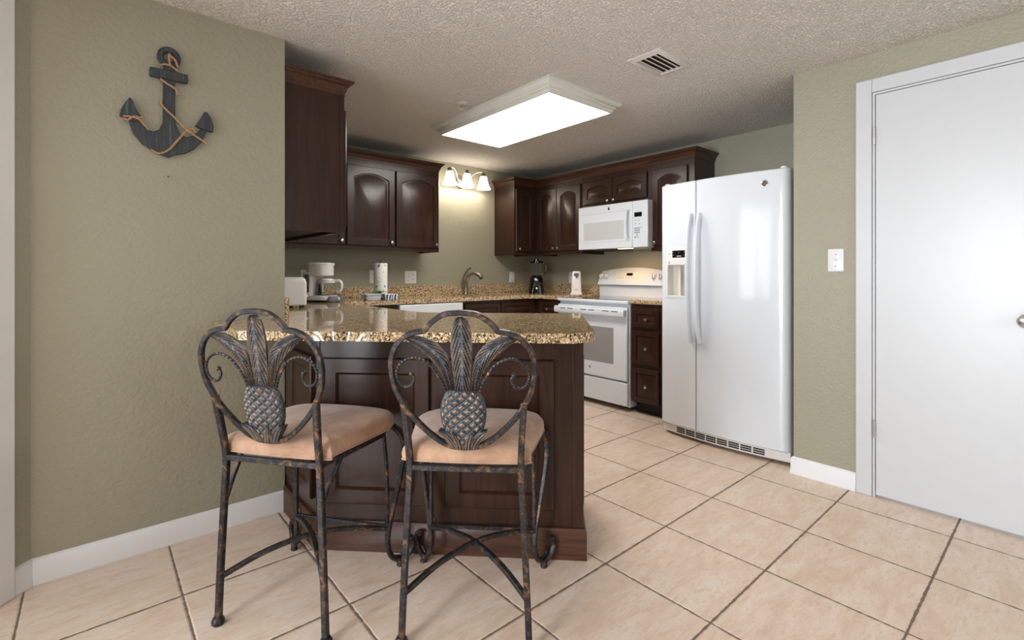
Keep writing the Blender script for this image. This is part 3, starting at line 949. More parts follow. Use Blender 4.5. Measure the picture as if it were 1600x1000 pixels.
for i in range(8):
    xa = 0.118 + i * 0.073
    for z in (0.033, 0.046, 0.059):
        xx = [xa + 0.064 * k / 3 for k in range(4)]
        lp = lambda off: [(x, fy(x) + 0.022 - off, z) for x in xx] + [(x, fy(x) + 0.022 - off, z + 0.009) for x in xx[::-1]]
        MB().loops([lp(-0.002), lp(0.0012)]).build('grille_slot', 'dark', kk)
for x in (0.012, FW - 0.092): box('hinge_bracket', 'white_soft', fr, x, x + 0.08, fy(x) + 0.004, 0.06, 0.0795, 0.0815)
for x in (0.06, FW - 0.06):
    for y in (0.12, 0.72): MB().lathe([(0.02, 0.0005), (0.02, 0.0295)], (x, y, 0), 12).build('foot', 'dark', fr)

# ------------------------------------------------------------------ stools
TILT = 0.17
def bk(u, z, d=0.0):            # point on the leaning back, d towards the sitter's back (viewer)
    return (u, -TILT * max(0.0, z - 0.54) - d, z)


def leaf(bd_l, bd_r, parent, name='leaf', n=170, mcols=24, ridges=11, slant=1.7):
    """leaf between two boundary lines (tip first), herringbone ribs"""
    L = catmull([(a, b, 0) for a, b in bd_l], 10)
    R = catmull([(a, b, 0) for a, b in bd_r], 10)
    def at(P, q):
        f = q * (len(P) - 1)
        i = min(int(f), len(P) - 2)
        return P[i].lerp(P[i + 1], f - i)
    F, B, W = [], [], []
    for i in range(n + 1):
        q = i / n
        a, b = at(L, q), at(R, q)
        rf, rb, rw = [], [], []
        for j in range(mcols + 1):
            s = j / mcols
            p = a.lerp(b, s)
            k = abs(2 * s - 1)
            h = 0.004 + 0.007 * (1 - k * k) - 0.002 * max(0, 1 - k * 5)
            rib = sin(2 * pi * (ridges * q + slant * (1 - k) * 2.0)) * min(1, k * 3)
            h += 0.0040 * rib * (1 - k ** 4)
            if j in (0, mcols): h = 0.003
            rw.append(max(0.5 + 0.5 * rib, 0.9 if k > 0.93 else 0))
            rf.append(bk(p.x, p.y, h))
            rb.append(bk(p.x, p.y, -0.005))
        F.append(rf); B.append(rb); W.append(rw)
    m = MB()
    m.grid(F, W)
    m.grid([r[::-1] for r in B])
    rim_f = [F[i][0] for i in range(n + 1)] + F[n][1:] + [F[i][mcols] for i in range(n - 1, -1, -1)] + F[0][1:-1][::-1]
    rim_b = [B[i][0] for i in range(n + 1)] + B[n][1:] + [B[i][mcols] for i in range(n - 1, -1, -1)] + B[0][1:-1][::-1]
    m.loops([rim_f, rim_b], False, False)
    return m.build(name, 'cast', parent, ang=75)


def make_stool(label):
    st = thing('bar_stool', label, 'bar stool', (0.841, 1.19, 0), -pi / 4, 'pineapple-back bar stools')
    sq = rsq(0.0088, 0.0088, 0.35)
    # seat
    pts = [(-0.165, 0.012), (0.165, 0.012), (0.185, 0.06), (0.222, 0.27), (0.228, 0.33), (0.205, 0.395), (0.15, 0.425), (0, 0.438), (-0.15, 0.425), (-0.205, 0.395), (-0.228, 0.33), (-0.222, 0.27), (-0.185, 0.06)]
    ol = [(p.x, p.y) for p in catmull([(a, b, 0) for a, b in pts], 5, True)]
    cx, cy = 0.0, 0.22
    L = []
    for k, z in ((0.985, 0.5425), (1.0, 0.546), (1.012, 0.552), (1.018, 0.566), (1.008, 0.580), (0.975, 0.590), (0.90, 0.5975), (0.72, 0.603), (0.45, 0.607), (0.2, 0.609)):
        L.append([(cx + (a - cx) * k, cy + (b - cy) * k, z) for a, b in ol])
    sb = MB().loops(L).build('seat', 'suede', st, ang=80)
    MB().tube([(cx + (a - cx) * 1.013, cy + (b - cy) * 1.013, 0.549) for a, b in ol], circ(0.003, 6), closed=True).build('piping', 'suede', sb)
    # frame under the seat
    fp = [(-0.167, 0.0), (0.167, 0.0), (0.185, 0.10), (0.212, 0.30), (0.190, 0.385), (0.0, 0.405), (-0.190, 0.385), (-0.212, 0.30), (-0.185, 0.10)]
    fl = [(a, b, 0.532) for a, b in fp]
    MB().tube(fl, rsq(0.0085, 0.0085, 0.3), closed=True).build('seat_frame', 'iron', st)
    for sx in (-1, 1):
        # rear leg running up into the back post
        pth = [(sx * 0.192, -0.006, 0.012), (sx * 0.184, -0.004, 0.20), (sx * 0.172, 0, 0.44), (sx * 0.1675, 0, 0.532), (sx * 0.170,) + bk(0, 0.62)[1:], (sx * 0.178,) + bk(0, 0.735)[1:]]
        m = MB().tube(catmull(pth, 6), rsq(0.0095, 0.0095, 0.3), ref=(0, 1, 0))
        lg = m.build('leg', 'iron', st)
        MB().lathe([(0.015, 0.0), (0.019, 0.004), (0.019, 0.014), (0.013, 0.024)], (sx * 0.193, -0.006, 0.0), 16).build('foot_pad', 'iron', lg)
        MB().tube(catmull([(sx * 0.170, 0.004, 0.40), (sx * 0.172, 0.03, 0.45), (sx * 0.178, 0.062, 0.49), (sx * 0.184, 0.085, 0.528)], 5), rsq(0.006, 0.006, 0.3), ref=(1, 0, 0)).build('brace', 'iron', st)
        # front leg: straight inner bar, bowed outer bar with a rope, scroll foot
        def P(q, z, lat=0.0):
            return (sx * (0.192 + q * 0.74 - lat * 0.66), 0.375 + q * 0.67 + lat * 0.74, z)
        m = MB()
        m.tube(catmull([P(-0.012, 0.530), P(0.0, 0.40), P(0.004, 0.28), P(0.004, 0.15)], 6), rsq(0.0065, 0.0065, 0.3), ref=(0.3, 1, 0))
        outer = catmull([P(-0.03, 0.538), P(0.022, 0.533), P(0.056, 0.495), P(0.068, 0.44), P(0.058, 0.36), P(0.036, 0.26), P(0.014, 0.17), P(0.006, 0.10), P(0.020, 0.045), P(0.052, 0.024), P(0.086, 0.034), P(0.104, 0.066), P(0.098, 0.094), P(0.080, 0.100)], 7)
        nn = len(outer)
        m.tube(outer, rsq(0.0085, 0.0085, 0.35), ref=(0.3, 1, 0), scale=[1.0 if i < nn * 0.75 else 1.0 + 0.35 * (i / nn - 0.75) for i in range(nn)])
        rope = [P(0.030, 0.541), P(0.068, 0.502), P(0.083, 0.44), P(0.074, 0.37), P(0.060, 0.325)]
        m.tube(catmull(rope, 14), rsq(0.0048, 0.0048, 0.2), ref=(0.3, 1, 0), twist=0.55)
        m.tube(catmull([P(0.002, 0.19, 0.012), P(0.004, 0.10, 0.012), P(0.026, 0.042, 0.014), P(0.058, 0.030, 0.012), P(0.076, 0.05, 0.006)], 6), circ(0.005, 8), ref=(0.3, 1, 0))
        lg = m.build('leg', 'iron', st)
        fpnt = P(0.054, 0)
        MB().lathe([(0.012, 0.0), (0.014, 0.004), (0.012, 0.010), (0.012, 0.024)], (fpnt[0], fpnt[1], 0.0), 14).build('foot_pad', 'iron', lg)
    # stretchers
    def front(sx, z): return (sx * 0.196, 0.379, z)
    for sx in (-1, 1):
        MB().tube(catmull([(sx * 0.186, 0.0, 0.150), (sx * 0.10, 0.095, 0.188), (0, 0.195, 0.205 if sx > 0 else 0.2045), (-sx * 0.10, 0.29, 0.188), front(-sx, 0.152)], 7), rsq(0.0088, 0.0075, 0.3)).build('stretcher', 'iron', st)
    MB().tube([front(-1, 0.158), front(1, 0.158)], rsq(0.0075, 0.0075, 0.3)).build('stretcher', 'iron', st)
    # hoop
    half = [(0.0, 0.5985), (0.043, 0.604), (0.078, 0.622), (0.112, 0.650), (0.141, 0.680), (0.165, 0.709), (0.184, 0.743), (0.200, 0.778), (0.207, 0.813), (0.209, 0.846), (0.204, 0.878), (0.190, 0.908), (0.167, 0.931), (0.142, 0.944), (0.122, 0.948), (0.106, 0.9500)]
    arc = [(0.094, 0.966), (0.072, 0.985), (0.044, 0.9995), (0.0, 1.0045)]
    lobe_r = catmull([bk(a, b) for a, b in half], 4)
    top_r = catmull([bk(a, b) for a, b in [(0.106, 0.9500)] + arc], 5)[1:]
    ring = lobe_r + top_r
    mir = [Vector((-p.x, p.y, p.z)) for p in ring[::-1]][1:-1]
    nrm = Vector((0, -1, -TILT)).normalized()
    MB().tube(ring + mir, rsq(0.0075, 0.0080, 0.3), ref=nrm, closed=True).build('back_frame', 'iron', st)
    # crown leaves
    cl = [(-0.006, 0.993), (-0.018, 0.984), (-0.026, 0.962), (-0.031, 0.912), (-0.029, 0.866), (-0.026, 0.823), (-0.022, 0.772)]
    leaf(cl, [(-a, b) for a, b in cl], st)
    up_ = [(0.160, 0.929), (0.140, 0.936), (0.112, 0.934), (0.083, 0.922), (0.058, 0.902), (0.040, 0.874), (0.030, 0.825), (0.024, 0.775)]
    lo_ = [(0.160, 0.925), (0.149, 0.918), (0.129, 0.902), (0.106, 0.883), (0.082, 0.858), (0.062, 0.828), (0.050, 0.800), (0.043, 0.770)]
    leaf(up_, lo_, st, ridges=10)
    leaf([(-a, b) for a, b in lo_], [(-a, b) for a, b in up_], st, ridges=10)
    # fruit: diamond-cut body
    prof = [(0.778, 0.038), (0.770, 0.050), (0.752, 0.060), (0.730, 0.066), (0.705, 0.068), (0.680, 0.0655), (0.655, 0.058), (0.630, 0.046), (0.612, 0.030)]
    def hw(z):
        for (za, wa), (zb, wb) in zip(prof, prof[1:]):
            if za >= z >= zb: return wa + (wb - wa) * (za - z) / (za - zb)
        return 0.03
    NZ, NU = 120, 90
    F, B, W = [], [], []
    for i in range(NZ + 1):
        z = 0.778 - (0.778 - 0.612) * i / NZ
        wv = hw(z)
        rf, rb, rw = [], [], []
        for j in range(NU + 1):
            s = 2 * j / NU - 1
            u = s * wv
            th = math.asin(max(-1, min(1, s))) / (pi / 2)
            a = th * 2.9 + z / 0.0265
            b = th * 2.9 - z / 0.0265
            ta, tb = abs(a % 1 - 0.5) * 2, abs(b % 1 - 0.5) * 2
            pyr = min(1 - ta, 1 - tb)
            h = 0.004 + 0.020 * sqrt(max(0, 1 - s * s)) + (0.0075 * min(pyr * 1.5, 0.75) + (0.0022 if pyr > 0.66 else 0)) * (1 - abs(s) ** 6)
            rf.append(bk(u, z, h)); rb.append(bk(u, z, -0.004 - 0.004 * sqrt(max(0, 1 - s * s))))
            rw.append(1.0 if 0.42 < pyr < 0.72 else (0.45 if pyr >= 0.72 else pyr * 0.6))
        F.append(rf); B.append(rb); W.append(rw)
    m = MB().grid(F, W).grid([r[::-1] for r in B])
    rim_f = [r[0] for r in F] + F[-1][1:] + [r[-1] for r in F[-2::-1]] + F[0][1:-1][::-1]
    rim_b = [r[0] for r in B] + B[-1][1:] + [r[-1] for r in B[-2::-1]] + B[0][1:-1][::-1]
    m.loops([rim_f, rim_b], False, False)
    m.build('pineapple', 'cast', st, ang=60)
    # base leaves, curling outwards
    m = MB()
    bl_ = []
    for sx in (-1, 1):
        bl_ += [([(0.030, 0.656), (0.031, 0.640), (0.027, 0.620), (0.024, 0.600)], [(0.030, 0.656), (0.012, 0.642), (0.003, 0.625), (0.000, 0.600)], sx, 0.026),
                ([(0.071, 0.658), (0.061, 0.640), (0.048, 0.620), (0.037, 0.600)], [(0.071, 0.658), (0.046, 0.652), (0.026, 0.634), (0.012, 0.600)], sx, 0.021)]
    for oo, ii, sx, dep in bl_:
        outer_ = catmull([(sx * a, b, 0) for a, b in oo], 8)
        inner_ = catmull([(sx * a, b, 0) for a, b in ii], 8)
        G, H, W = [], [], []
        for a, b in zip(outer_, inner_):
            rr, hh, rw = [], [], []
            for j in range(11):
                s = j / 10
                p = a.lerp(b, s)
                k = abs(2 * s - 1)
                d = dep + 0.008 * (1 - k * k) + 0.0026 * cos(6 * pi * s) - 0.25 * max(0, 0.640 - p.y)
                rw.append(0.5 + 0.5 * cos(6 * pi * s))
                rr.append(bk(p.x, p.y, d)); hh.append(bk(p.x, p.y, -0.004))
            G.append(rr); H.append(hh); W.append(rw)
        m.grid(G, W).grid([r[::-1] for r in H])
        rim_f = [r[0] for r in G] + G[-1][1:] + [r[-1] for r in G[-2::-1]] + G[0][1:-1][::-1]
        rim_b = [r[0] for r in H] + H[-1][1:] + [r[-1] for r in H[-2::-1]] + H[0][1:-1][::-1]
        m.loops([rim_f, rim_b], False, False)
    m.build('base_leaves', 'cast', st, ang=70)
    # rope scrolls
    sc = [(0.046, 0.762), (0.058, 0.795), (0.073, 0.822), (0.097, 0.853), (0.131, 0.870), (0.160, 0.867), (0.185, 0.848), (0.1935, 0.821), (0.187, 0.797), (0.171, 0.784), (0.153, 0.787), (0.143, 0.802)]
    for sx in (-1, 1):
        m = MB().tube(catmull([bk(sx * a, b, 0.002) for a, b in sc], 9), rsq(0.0036, 0.0036, 0.15), ref=nrm, twist=0.5)
        so = m.build('scroll', 'iron', st)
        m = MB().tube(catmull([bk(sx * a, b, 0.002) for a, b in ((0.143, 0.801), (0.1425, 0.812), (0.147, 0.820))], 4), circ(0.0042, 8), ref=nrm)
        prof_s = [(0.0075 * sin(pi * i / 8) + 1e-4, -0.0075 * cos(pi * i / 8)) for i in range(9)]
        pb = bk(sx * 0.149, 0.823, 0.002)
        m.lathe(prof_s, pb, 14)
        m.build('scroll_ball', 'iron', so)
    return st


def dup(root, loc, rz, label):
    r = root.copy(); C.objects.link(r)
    r.location, r.rotation_euler = loc, (0, 0, rz)
    r['label'] = label
    for ch in list(root.children):
        c = ch.copy(); C.objects.link(c); c.parent = r
        for gch in ch.children:
            d = gch.copy(); C.objects.link(d); d.parent = c
    return r


st = make_stool('pineapple-back iron bar stool standing square in front of the right half of the bar')
st1 = dup(st, (0.419, 1.627, 0), radians(36.3 - 90), 'pineapple-back iron bar stool turned at an angle, nearest the anchor wall')

# ------------------------------------------------------------------ anchor on the wall
AY = WL - 0.0012
an = thing('anchor_decoration', 'slate wooden anchor wound with rope hanging on the green wall', 'wall decoration', (0.234, AY, 1.60))
def AP(x, z, d): return (x - 0.234, -d, z - 1.60)
bodyA = [(.217, 1.967), (.253, 1.962), (.254, 1.847), (.255, 1.729), (.272, 1.694), (.292, 1.683), (.321, 1.697), (.345, 1.728), (.367, 1.724), (.350, 1.675), (.321, 1.638), (.292, 1.616), (.253, 1.603), (.232, 1.589), (.211, 1.596), (.178, 1.610), (.147, 1.631), (.12, 1.665), (.103, 1.716), (.134, 1.718), (.156, 1.695), (.181, 1.685), (.201, 1.698), (.213, 1.729), (.214, 1.837)]
MB().prism(bodyA, lambda a, b, d: AP(a, b, d), 0, 0.018).build('shank', 'anchor', an, bevel=0.003)
MB().prism([(.170, 1.943), (.298, 1.943), (.298, 1.906), (.170, 1.906)], lambda a, b, d: AP(a, b, d), 0.004, 0.024).build('stock', 'anchor', an, bevel=0.004)
ringp = [AP(0.234 + 0.0285 * cos(2 * pi * i / 32), 1.998 + 0.031 * sin(2 * pi * i / 32), 0.012) for i in range(32)]
MB().tube(ringp, rsq(0.0115, 0.0105, 0.5), ref=(0, 1, 0), closed=True).build('ring', 'anchor', an)
for pts in ([(.107, 1.805), (.093, 1.782), (.080, 1.750), (.076, 1.726), (.112, 1.722), (.146, 1.733), (.128, 1.761), (.114, 1.797)], [(.357, 1.802), (.341, 1.767), (.323, 1.737), (.350, 1.727), (.388, 1.720), (.391, 1.747), (.381, 1.781), (.366, 1.802)]):
    MB().prism(pts, lambda a, b, d: AP(a, b, d), 0.003, 0.024).build('fluke', 'anchor', an, bevel=0.003)
for pts, dd_ in (([(.204, 1.957), (.222, 1.964), (.240, 1.962), (.264, 1.948)], .026), ([(.234, 2.012), (.233, 1.990), (.236, 1.966)], .026), ([(.236, 2.004), (.252, 1.992), (.262, 1.964)], .027),
                 ([(.204, 1.903), (.225, 1.889), (.256, 1.872), (.262, 1.848)], .022), ([(.207, 1.817), (.212, 1.795), (.253, 1.754), (.292, 1.715), (.314, 1.704)], .022),
                 ([(.174, 1.611), (.201, 1.600), (.234, 1.621), (.267, 1.670), (.297, 1.710), (.318, 1.718), (.326, 1.706)], .023), ([(.292, 1.715), (.321, 1.694), (.364, 1.668)], .025),
                 ([(.086, 1.724), (.105, 1.727), (.134, 1.724), (.152, 1.706), (.166, 1.686)], .028), ([(.088, 1.716), (.101, 1.713), (.118, 1.729), (.146, 1.731)], .028)):
    MB().tube(catmull([AP(a, b, dd_) for a, b in pts], 8), rsq(0.0034, 0.0034, 0.3), ref=(0, 1, 0), twist=0.5).build('rope', 'rope', an)
tag(MB().lathe([(0.003, 0.0), (0.003, -0.006), (0.0045, -0.007), (0.0045, -0.009)], (0.232, WL - 0.0006, 1.512), 10, 'y').build('nail', 'brown_metal'), 'tiny nail in the green wall below the anchor', 'nail')

# ------------------------------------------------------------------ electrics on walls
def plate(name, label, loc, rz, gangs=1, kind='outlet', cat='outlet', group=None):
    p = thing(name, label, cat, loc, rz, group)
    wd = 0.072 + 0.046 * (gangs - 1)
    MB().stack([(0, 0, wd, 0.118, 0.006, 0.0), (0, 0, wd, 0.118, 0.006, 0.003), (0, 0, wd - 0.008, 0.110, 0.004, 0.0055)], 3)
    m = MB().stack([(0, 0, wd, 0.118, 0.006, 0.0), (0, 0, wd, 0.118, 0.006, 0.003), (0, 0, wd - 0.008, 0.110, 0.004, 0.0055)], 3)
    m.v = [(x, -z - 0.0006, y) for x, y, z in m.v]
    m.build('cover_plate', 'trim', p)
    for gi in range(gangs):
        x = (gi - (gangs - 1) / 2) * 0.046
        k = kind if isinstance(kind, str) else kind[gi]
        if k == 'switch':
            d = box('toggle', 'white_soft', p, x - 0.005, x + 0.005, -0.0175, -0.0058, -0.004, 0.012, bevel=0.002)
            for z in (0.030, -0.030): MB().lathe([(0.003, 0), (0.003, -0.0012)], (x, -0.006, z), 8, 'y').build('screw', 'grey', p)
        else:
            for z in (0.020, -0.020):
                f_ = box('socket', 'white_soft', p, x - 0.015, x + 0.015, -0.0075, -0.0058, z - 0.014, z + 0.014, bevel=0.003)
                for q in (-0.006, 0.006): box('slot', 'dark', f_, x + q - 0.0012, x + q + 0.0012, -0.0079, -0.0073, z - 0.002, z + 0.007)
    return p
plate('light_switch', 'white light switch plate on the green wall left of the white door', (WD, 0.821, 1.184), FACE_X, 1, 'switch', 'light switch')
plate('outlet', 'white outlet plate partly hidden behind the paper towel roll', (1.885, WB, 1.085), 0, 1, 'outlet', 'outlet', 'outlets over the counter')
plate('outlet', 'double white switch and outlet plate between paper towels and faucet', (2.258, WB, 1.080), 0, 2, ('switch', 'outlet'), 'outlet', 'outlets over the counter')
plate('outlet', 'white outlet plate on the back wall between faucet and blender', (3.514, WB, 1.073), 0, 1, 'switch', 'outlet', 'outlets over the counter')
plate('outlet', 'white outlet plate behind the can opener', (WR, 3.53, 1.073), FACE_X, 1, 'outlet', 'outlet', 'outlets over the counter')
plate('outlet', 'white outlet plate behind the coffee maker', (1.30, WB, 1.085), 0, 1, 'outlet', 'outlet', 'outlets over the counter')

# sconce
sx0, sz0 = 2.815, 2.04
sc = thing('wall_sconce', 'three-light nickel sconce with lit white bell shades above the sink', 'wall lamp', (sx0, WB - 0.0008, sz0))
m = MB().lathe([(0.055, 0.0), (0.055, -0.008), (0.046, -0.014), (0.03, -0.020), (0.012, -0.03)], (0, 0, 0), 24, 'y')
m.v = [(x * 0.85, y, z * 1.25) for x, y, z in m.v]
m.build('back_plate', 'nickel', sc)
for i, dx in enumerate((-0.205, 0.0, 0.205)):
    ay = -0.13
    pth = [(0, -0.022, -0.01), (dx * 0.25, -0.05, 0.0 if dx else 0.02), (dx * 0.5, -0.085, 0.075), (dx * 0.8, -0.122, 0.108), (dx, ay, 0.098)]
    MB().tube(catmull(pth, 7), circ(0.006, 10)).build('arm', 'nickel', sc)
    MB().lathe([(0.010, 0.104), (0.020, 0.096), (0.021, 0.066), (0.024, 0.062)], (dx, ay, 0), 18).build('socket', 'brown_metal', sc)
    shp = [(0.031, 0.0635), (0.035, 0.052), (0.040, 0.025), (0.047, -0.005), (0.057, -0.034), (0.070, -0.056), (0.073, -0.064)]
    inn = [(r - 0.003, z) for r, z in shp[::-1]]
    s_ = MB().lathe(shp + inn, (dx, ay, 0), 28, cap=False)
    s_.build('lamp_shade', 'shade', sc)
    pl_ = bpy.data.lights.new('sconce_bulb', 'POINT')
    pl_.energy, pl_.color, pl_.shadow_soft_size = 1.1, (1.0, 0.88, 0.72), 0.025
    po = bpy.data.objects.new('sconce_bulb', pl_)
    po.location = (sx0 + dx, WB + ay, sz0 - 0.05)
    C.objects.link(po)

# fluorescent ceiling light
X0, X1, Y0, Y1 = 1.914, 2.590, 1.904, 3.150
cl_ = thing('ceiling_light', 'rectangular lit fluorescent ceiling light with off-white wood frame', 'ceiling light', (0, 0, 0))
PR = [(0, 0), (0, -0.006), (-0.006, -0.008), (-0.008, -0.016), (-0.014, -0.026), (-0.024, -0.034), (-0.032, -0.038), (-0.034, -0.046), (-0.040, -0.048), (-0.046, -0.054), (-0.049, -0.062), (-0.050, -0.070), (-0.060, -0.070), (-0.060, 0)]
m = MB()
loop = [(X0, Y0), (X1, Y0), (X1, Y1), (X0, Y1)]
L = []
for (x, y), (nx, ny) in zip(loop, ((-1, -1), (1, -1), (1, 1), (-1, 1))):
    L.append([(x + nx * a, y + ny * a, CEIL - 0.0005 + b) for a, b in PR])
m.loops(L, closed=True)
m.build('frame', 'frame_white', cl_)
MB().box(X0 + 0.0605, X1 - 0.0605, Y0 + 0.0605, Y1 - 0.0605, CEIL - 0.0675, CEIL - 0.0635).build('diffuser', 'lamp_panel', cl_)

# round ceiling lamp of the sitting area (behind the camera)
dl = thing('dome_light', 'round lit glass ceiling lamp over the sitting area', 'ceiling light', (-1.55, 0.55, CEIL))
MB().lathe([(0.18, -0.0005), (0.18, -0.03), (0.17, -0.034)], n=32).build('lamp_base', 'nickel', dl)
MB().lathe([(0.165, -0.0345), (0.15, -0.07), (0.11, -0.10), (0.05, -0.117), (0.002, -0.12)], n=32).build('lamp_glass', 'dome', dl)

# vent and sprinkler
vt = thing('air_vent', 'small louvred air vent set in the textured ceiling', 'air vent', (2.248, 1.4205, CEIL))
a, b = 0.149, 0.095
m = MB()
L = [[(-a, -b, -0.0005), (a, -b, -0.0005), (a, b, -0.0005), (-a, b, -0.0005)], [(-a, -b, -0.004), (a, -b, -0.004), (a, b, -0.004), (-a, b, -0.004)],
     [(-a + 0.03, -b + 0.03, -0.012), (a - 0.03, -b + 0.03, -0.012), (a - 0.03, b - 0.03, -0.012), (-a + 0.03, b - 0.03, -0.012)], [(-a + 0.032, -b + 0.032, -0.001), (a - 0.032, -b + 0.032, -0.001), (a - 0.032, b - 0.032, -0.001), (-a + 0.032, b - 0.032, -0.001)]]
m.loops(L, False, False)
m.build('vent_frame', 'vent_paint', vt)
box('duct_opening', 'dark', vt, -a + 0.034, a - 0.034, -b + 0.034, b - 0.034, -0.0022, -0.0008)
for k in range(4):
    y = -0.045 + 0.030 * k
    MB().loops([[(-a + 0.034, y + 0.010, -0.0065), (-a + 0.034, y - 0.006, -0.0125), (-a + 0.034, y - 0.0068, -0.0115), (-a + 0.034, y + 0.0092, -0.0055)], [(a - 0.034, y + 0.010, -0.0065), (a - 0.034, y - 0.006, -0.0125), (a - 0.034, y - 0.0068, -0.0115), (a - 0.034, y + 0.0092, -0.0055)]]).build('louvre', 'vent_paint', vt)
sp = thing('sprinkler', 'small chrome fire sprinkler on the ceiling left of the ceiling light', 'sprinkler', (1.81, 2.595, CEIL))
MB().lathe([(0.034, -0.0005), (0.034, -0.003), (0.024, -0.007)], n=20).build('escutcheon', 'vent_paint', sp)
MB().lathe([(0.011, -0.0072), (0.011, -0.020), (0.006, -0.022), (0.006, -0.036), (0.014, -0.037), (0.014, -0.039)], n=14).build('sprinkler_head', 'chrome', sp)

# ------------------------------------------------------------------ things on the counter
CZ = CT + 0.0006
# toaster
ts = thing('toaster', 'white toaster on the granite just behind the anchor wall corner', 'toaster', (0.895, 3.17, CZ))
MB().stack([(0, 0, 0.165, 0.27, 0.02, 0.014), (0, 0, 0.172, 0.28, 0.022, 0.02), (0, 0, 0.172, 0.28, 0.022, 0.150), (0, 0, 0.164, 0.272, 0.03, 0.172), (0, 0, 0.135, 0.245, 0.03, 0.184)]).build('toaster_body', 'white_soft', ts)
for x in (-0.033, 0.033): box('toast_slot', 'dark', ts, x - 0.012, x + 0.012, -0.10, 0.10, 0.1835, 0.1848)
for x in (-0.06, 0.06):
    for y in (-0.11, 0.11): box('foot', 'dark', ts, x - 0.012, x + 0.012, y - 0.012, y + 0.012, 0.0, 0.0135)
box('lever', 'white_soft', ts, 0.087, 0.103, -0.10, -0.06, 0.062, 0.076, bevel=0.003)
# coffee maker
cm = thing('coffee_maker', 'white drip coffee maker with glass carafe on the counter', 'coffee maker', (1.268, 3.60, CZ), radians(36))
MB().stack([(0, 0, 0.175, 0.24, 0.07, 0.0), (0, 0, 0.185, 0.25, 0.075, 0.006), (0, 0, 0.185, 0.25, 0.075, 0.014)]).build('base_foot', 'black', cm)
MB().stack([(0, 0, 0.183, 0.248, 0.075, 0.0145), (0, 0.0, 0.181, 0.246, 0.075, 0.034), (0, 0.01, 0.165, 0.22, 0.07, 0.046)]).build('base', 'white_soft', cm)
m = MB().stack([(0.004, -0.100, 0.168, 0.062, 0.030, 0.004), (0.004, -0.098, 0.166, 0.064, 0.031, 0.022), (0.004, -0.090, 0.140, 0.055, 0.026, 0.041)])
cpn = m.build('control_panel', 'gasket', cm)
MB().lathe([(0.011, 0.0), (0.011, -0.004)], (0.012, -0.1275, 0.024), 16, 'y').build('power_button', 'white_soft', cpn)
MB().stack([(0, 0.075, 0.165, 0.085, 0.03, 0.046), (0, 0.075, 0.162, 0.085, 0.03, 0.215)]).build('tank', 'white_soft', cm)
hd = MB().stack([(0, 0.018, 0.146, 0.175, 0.07, 0.186), (0, 0.016, 0.156, 0.188, 0.076, 0.192), (0, 0.015, 0.164, 0.196, 0.08, 0.268), (0, 0.015, 0.172, 0.204, 0.083, 0.272), (0, 0.015, 0.170, 0.200, 0.083, 0.281), (0, 0.015, 0.13, 0.16, 0.06, 0.285)]).build('brew_head', 'white_soft', cm)
for x, wd in ((0.012, 0.012), (0.030, 0.020)): box('brand_mark', 'dark', hd, x, x + wd, -0.0862, -0.0835, 0.252, 0.257)
box('gauge', 'gasket', cm, -0.0845, -0.0825, 0.050, 0.088, 0.07, 0.20)
ca = MB().lathe([(0.052, 0.048), (0.066, 0.060), (0.068, 0.085), (0.060, 0.125), (0.050, 0.150), (0.0475, 0.150), (0.057, 0.124), (0.065, 0.085), (0.063, 0.062), (0.048, 0.051)], (0.0, -0.035, 0), 28, cap=False).build('carafe', 'glass', cm)
MB().lathe([(0.052, 0.151), (0.054, 0.156), (0.050, 0.166), (0.02, 0.170)], (0.0, -0.035, 0), 24).build('carafe_lid', 'white_soft', ca)
MB().lathe([(0.0545, 0.138), (0.0575, 0.138), (0.0555, 0.150), (0.0525, 0.150)], (0.0, -0.035, 0), 24, cap=False).build('carafe_band', 'white_soft', ca)
MB().tube(catmull([(0.028, -0.082, 0.150), (0.040, -0.114, 0.152), (0.047, -0.130, 0.130), (0.046, -0.128, 0.095), (0.040, -0.114, 0.073), (0.030, -0.092, 0.080)], 7), rsq(0.010, 0.007, 0.4), ref=(0.3, 1, 0)).build('carafe_handle', 'white_soft', ca)
# paper towel
PTX, PTY = 1.735, 3.62
ph = thing('paper_towel_holder', 'upright dark metal paper towel holder on the counter', 'paper towel holder', (PTX, PTY, CZ))
MB().lathe([(0.07, 0.0), (0.07, 0.008), (0.062, 0.012)], n=28).build('holder_base', 'brown_metal', ph)
MB().lathe([(0.005, 0.0122), (0.005, 0.292), (0.009, 0.296), (0.009, 0.304), (0.003, 0.308)], n=12).build('post', 'brown_metal', ph)
pr = MB().lathe([(0.020, 0.0), (0.0525, 0.0), (0.0535, 0.004), (0.0535, 0.271), (0.0525, 0.275), (0.020, 0.275)], (PTX, PTY, CZ + 0.0128), 36, cap=False)
pr.loops([[(PTX + 0.020 * cos(2 * pi * i / 36), PTY + 0.020 * sin(2 * pi * i / 36), CZ + 0.0128 + z) for i in range(36)] for z in (0.0, 0.275)], False, False)
tag(pr.build('paper_towel_roll', 'papertowel'), 'printed white paper towel roll standing on its holder', 'paper towel')
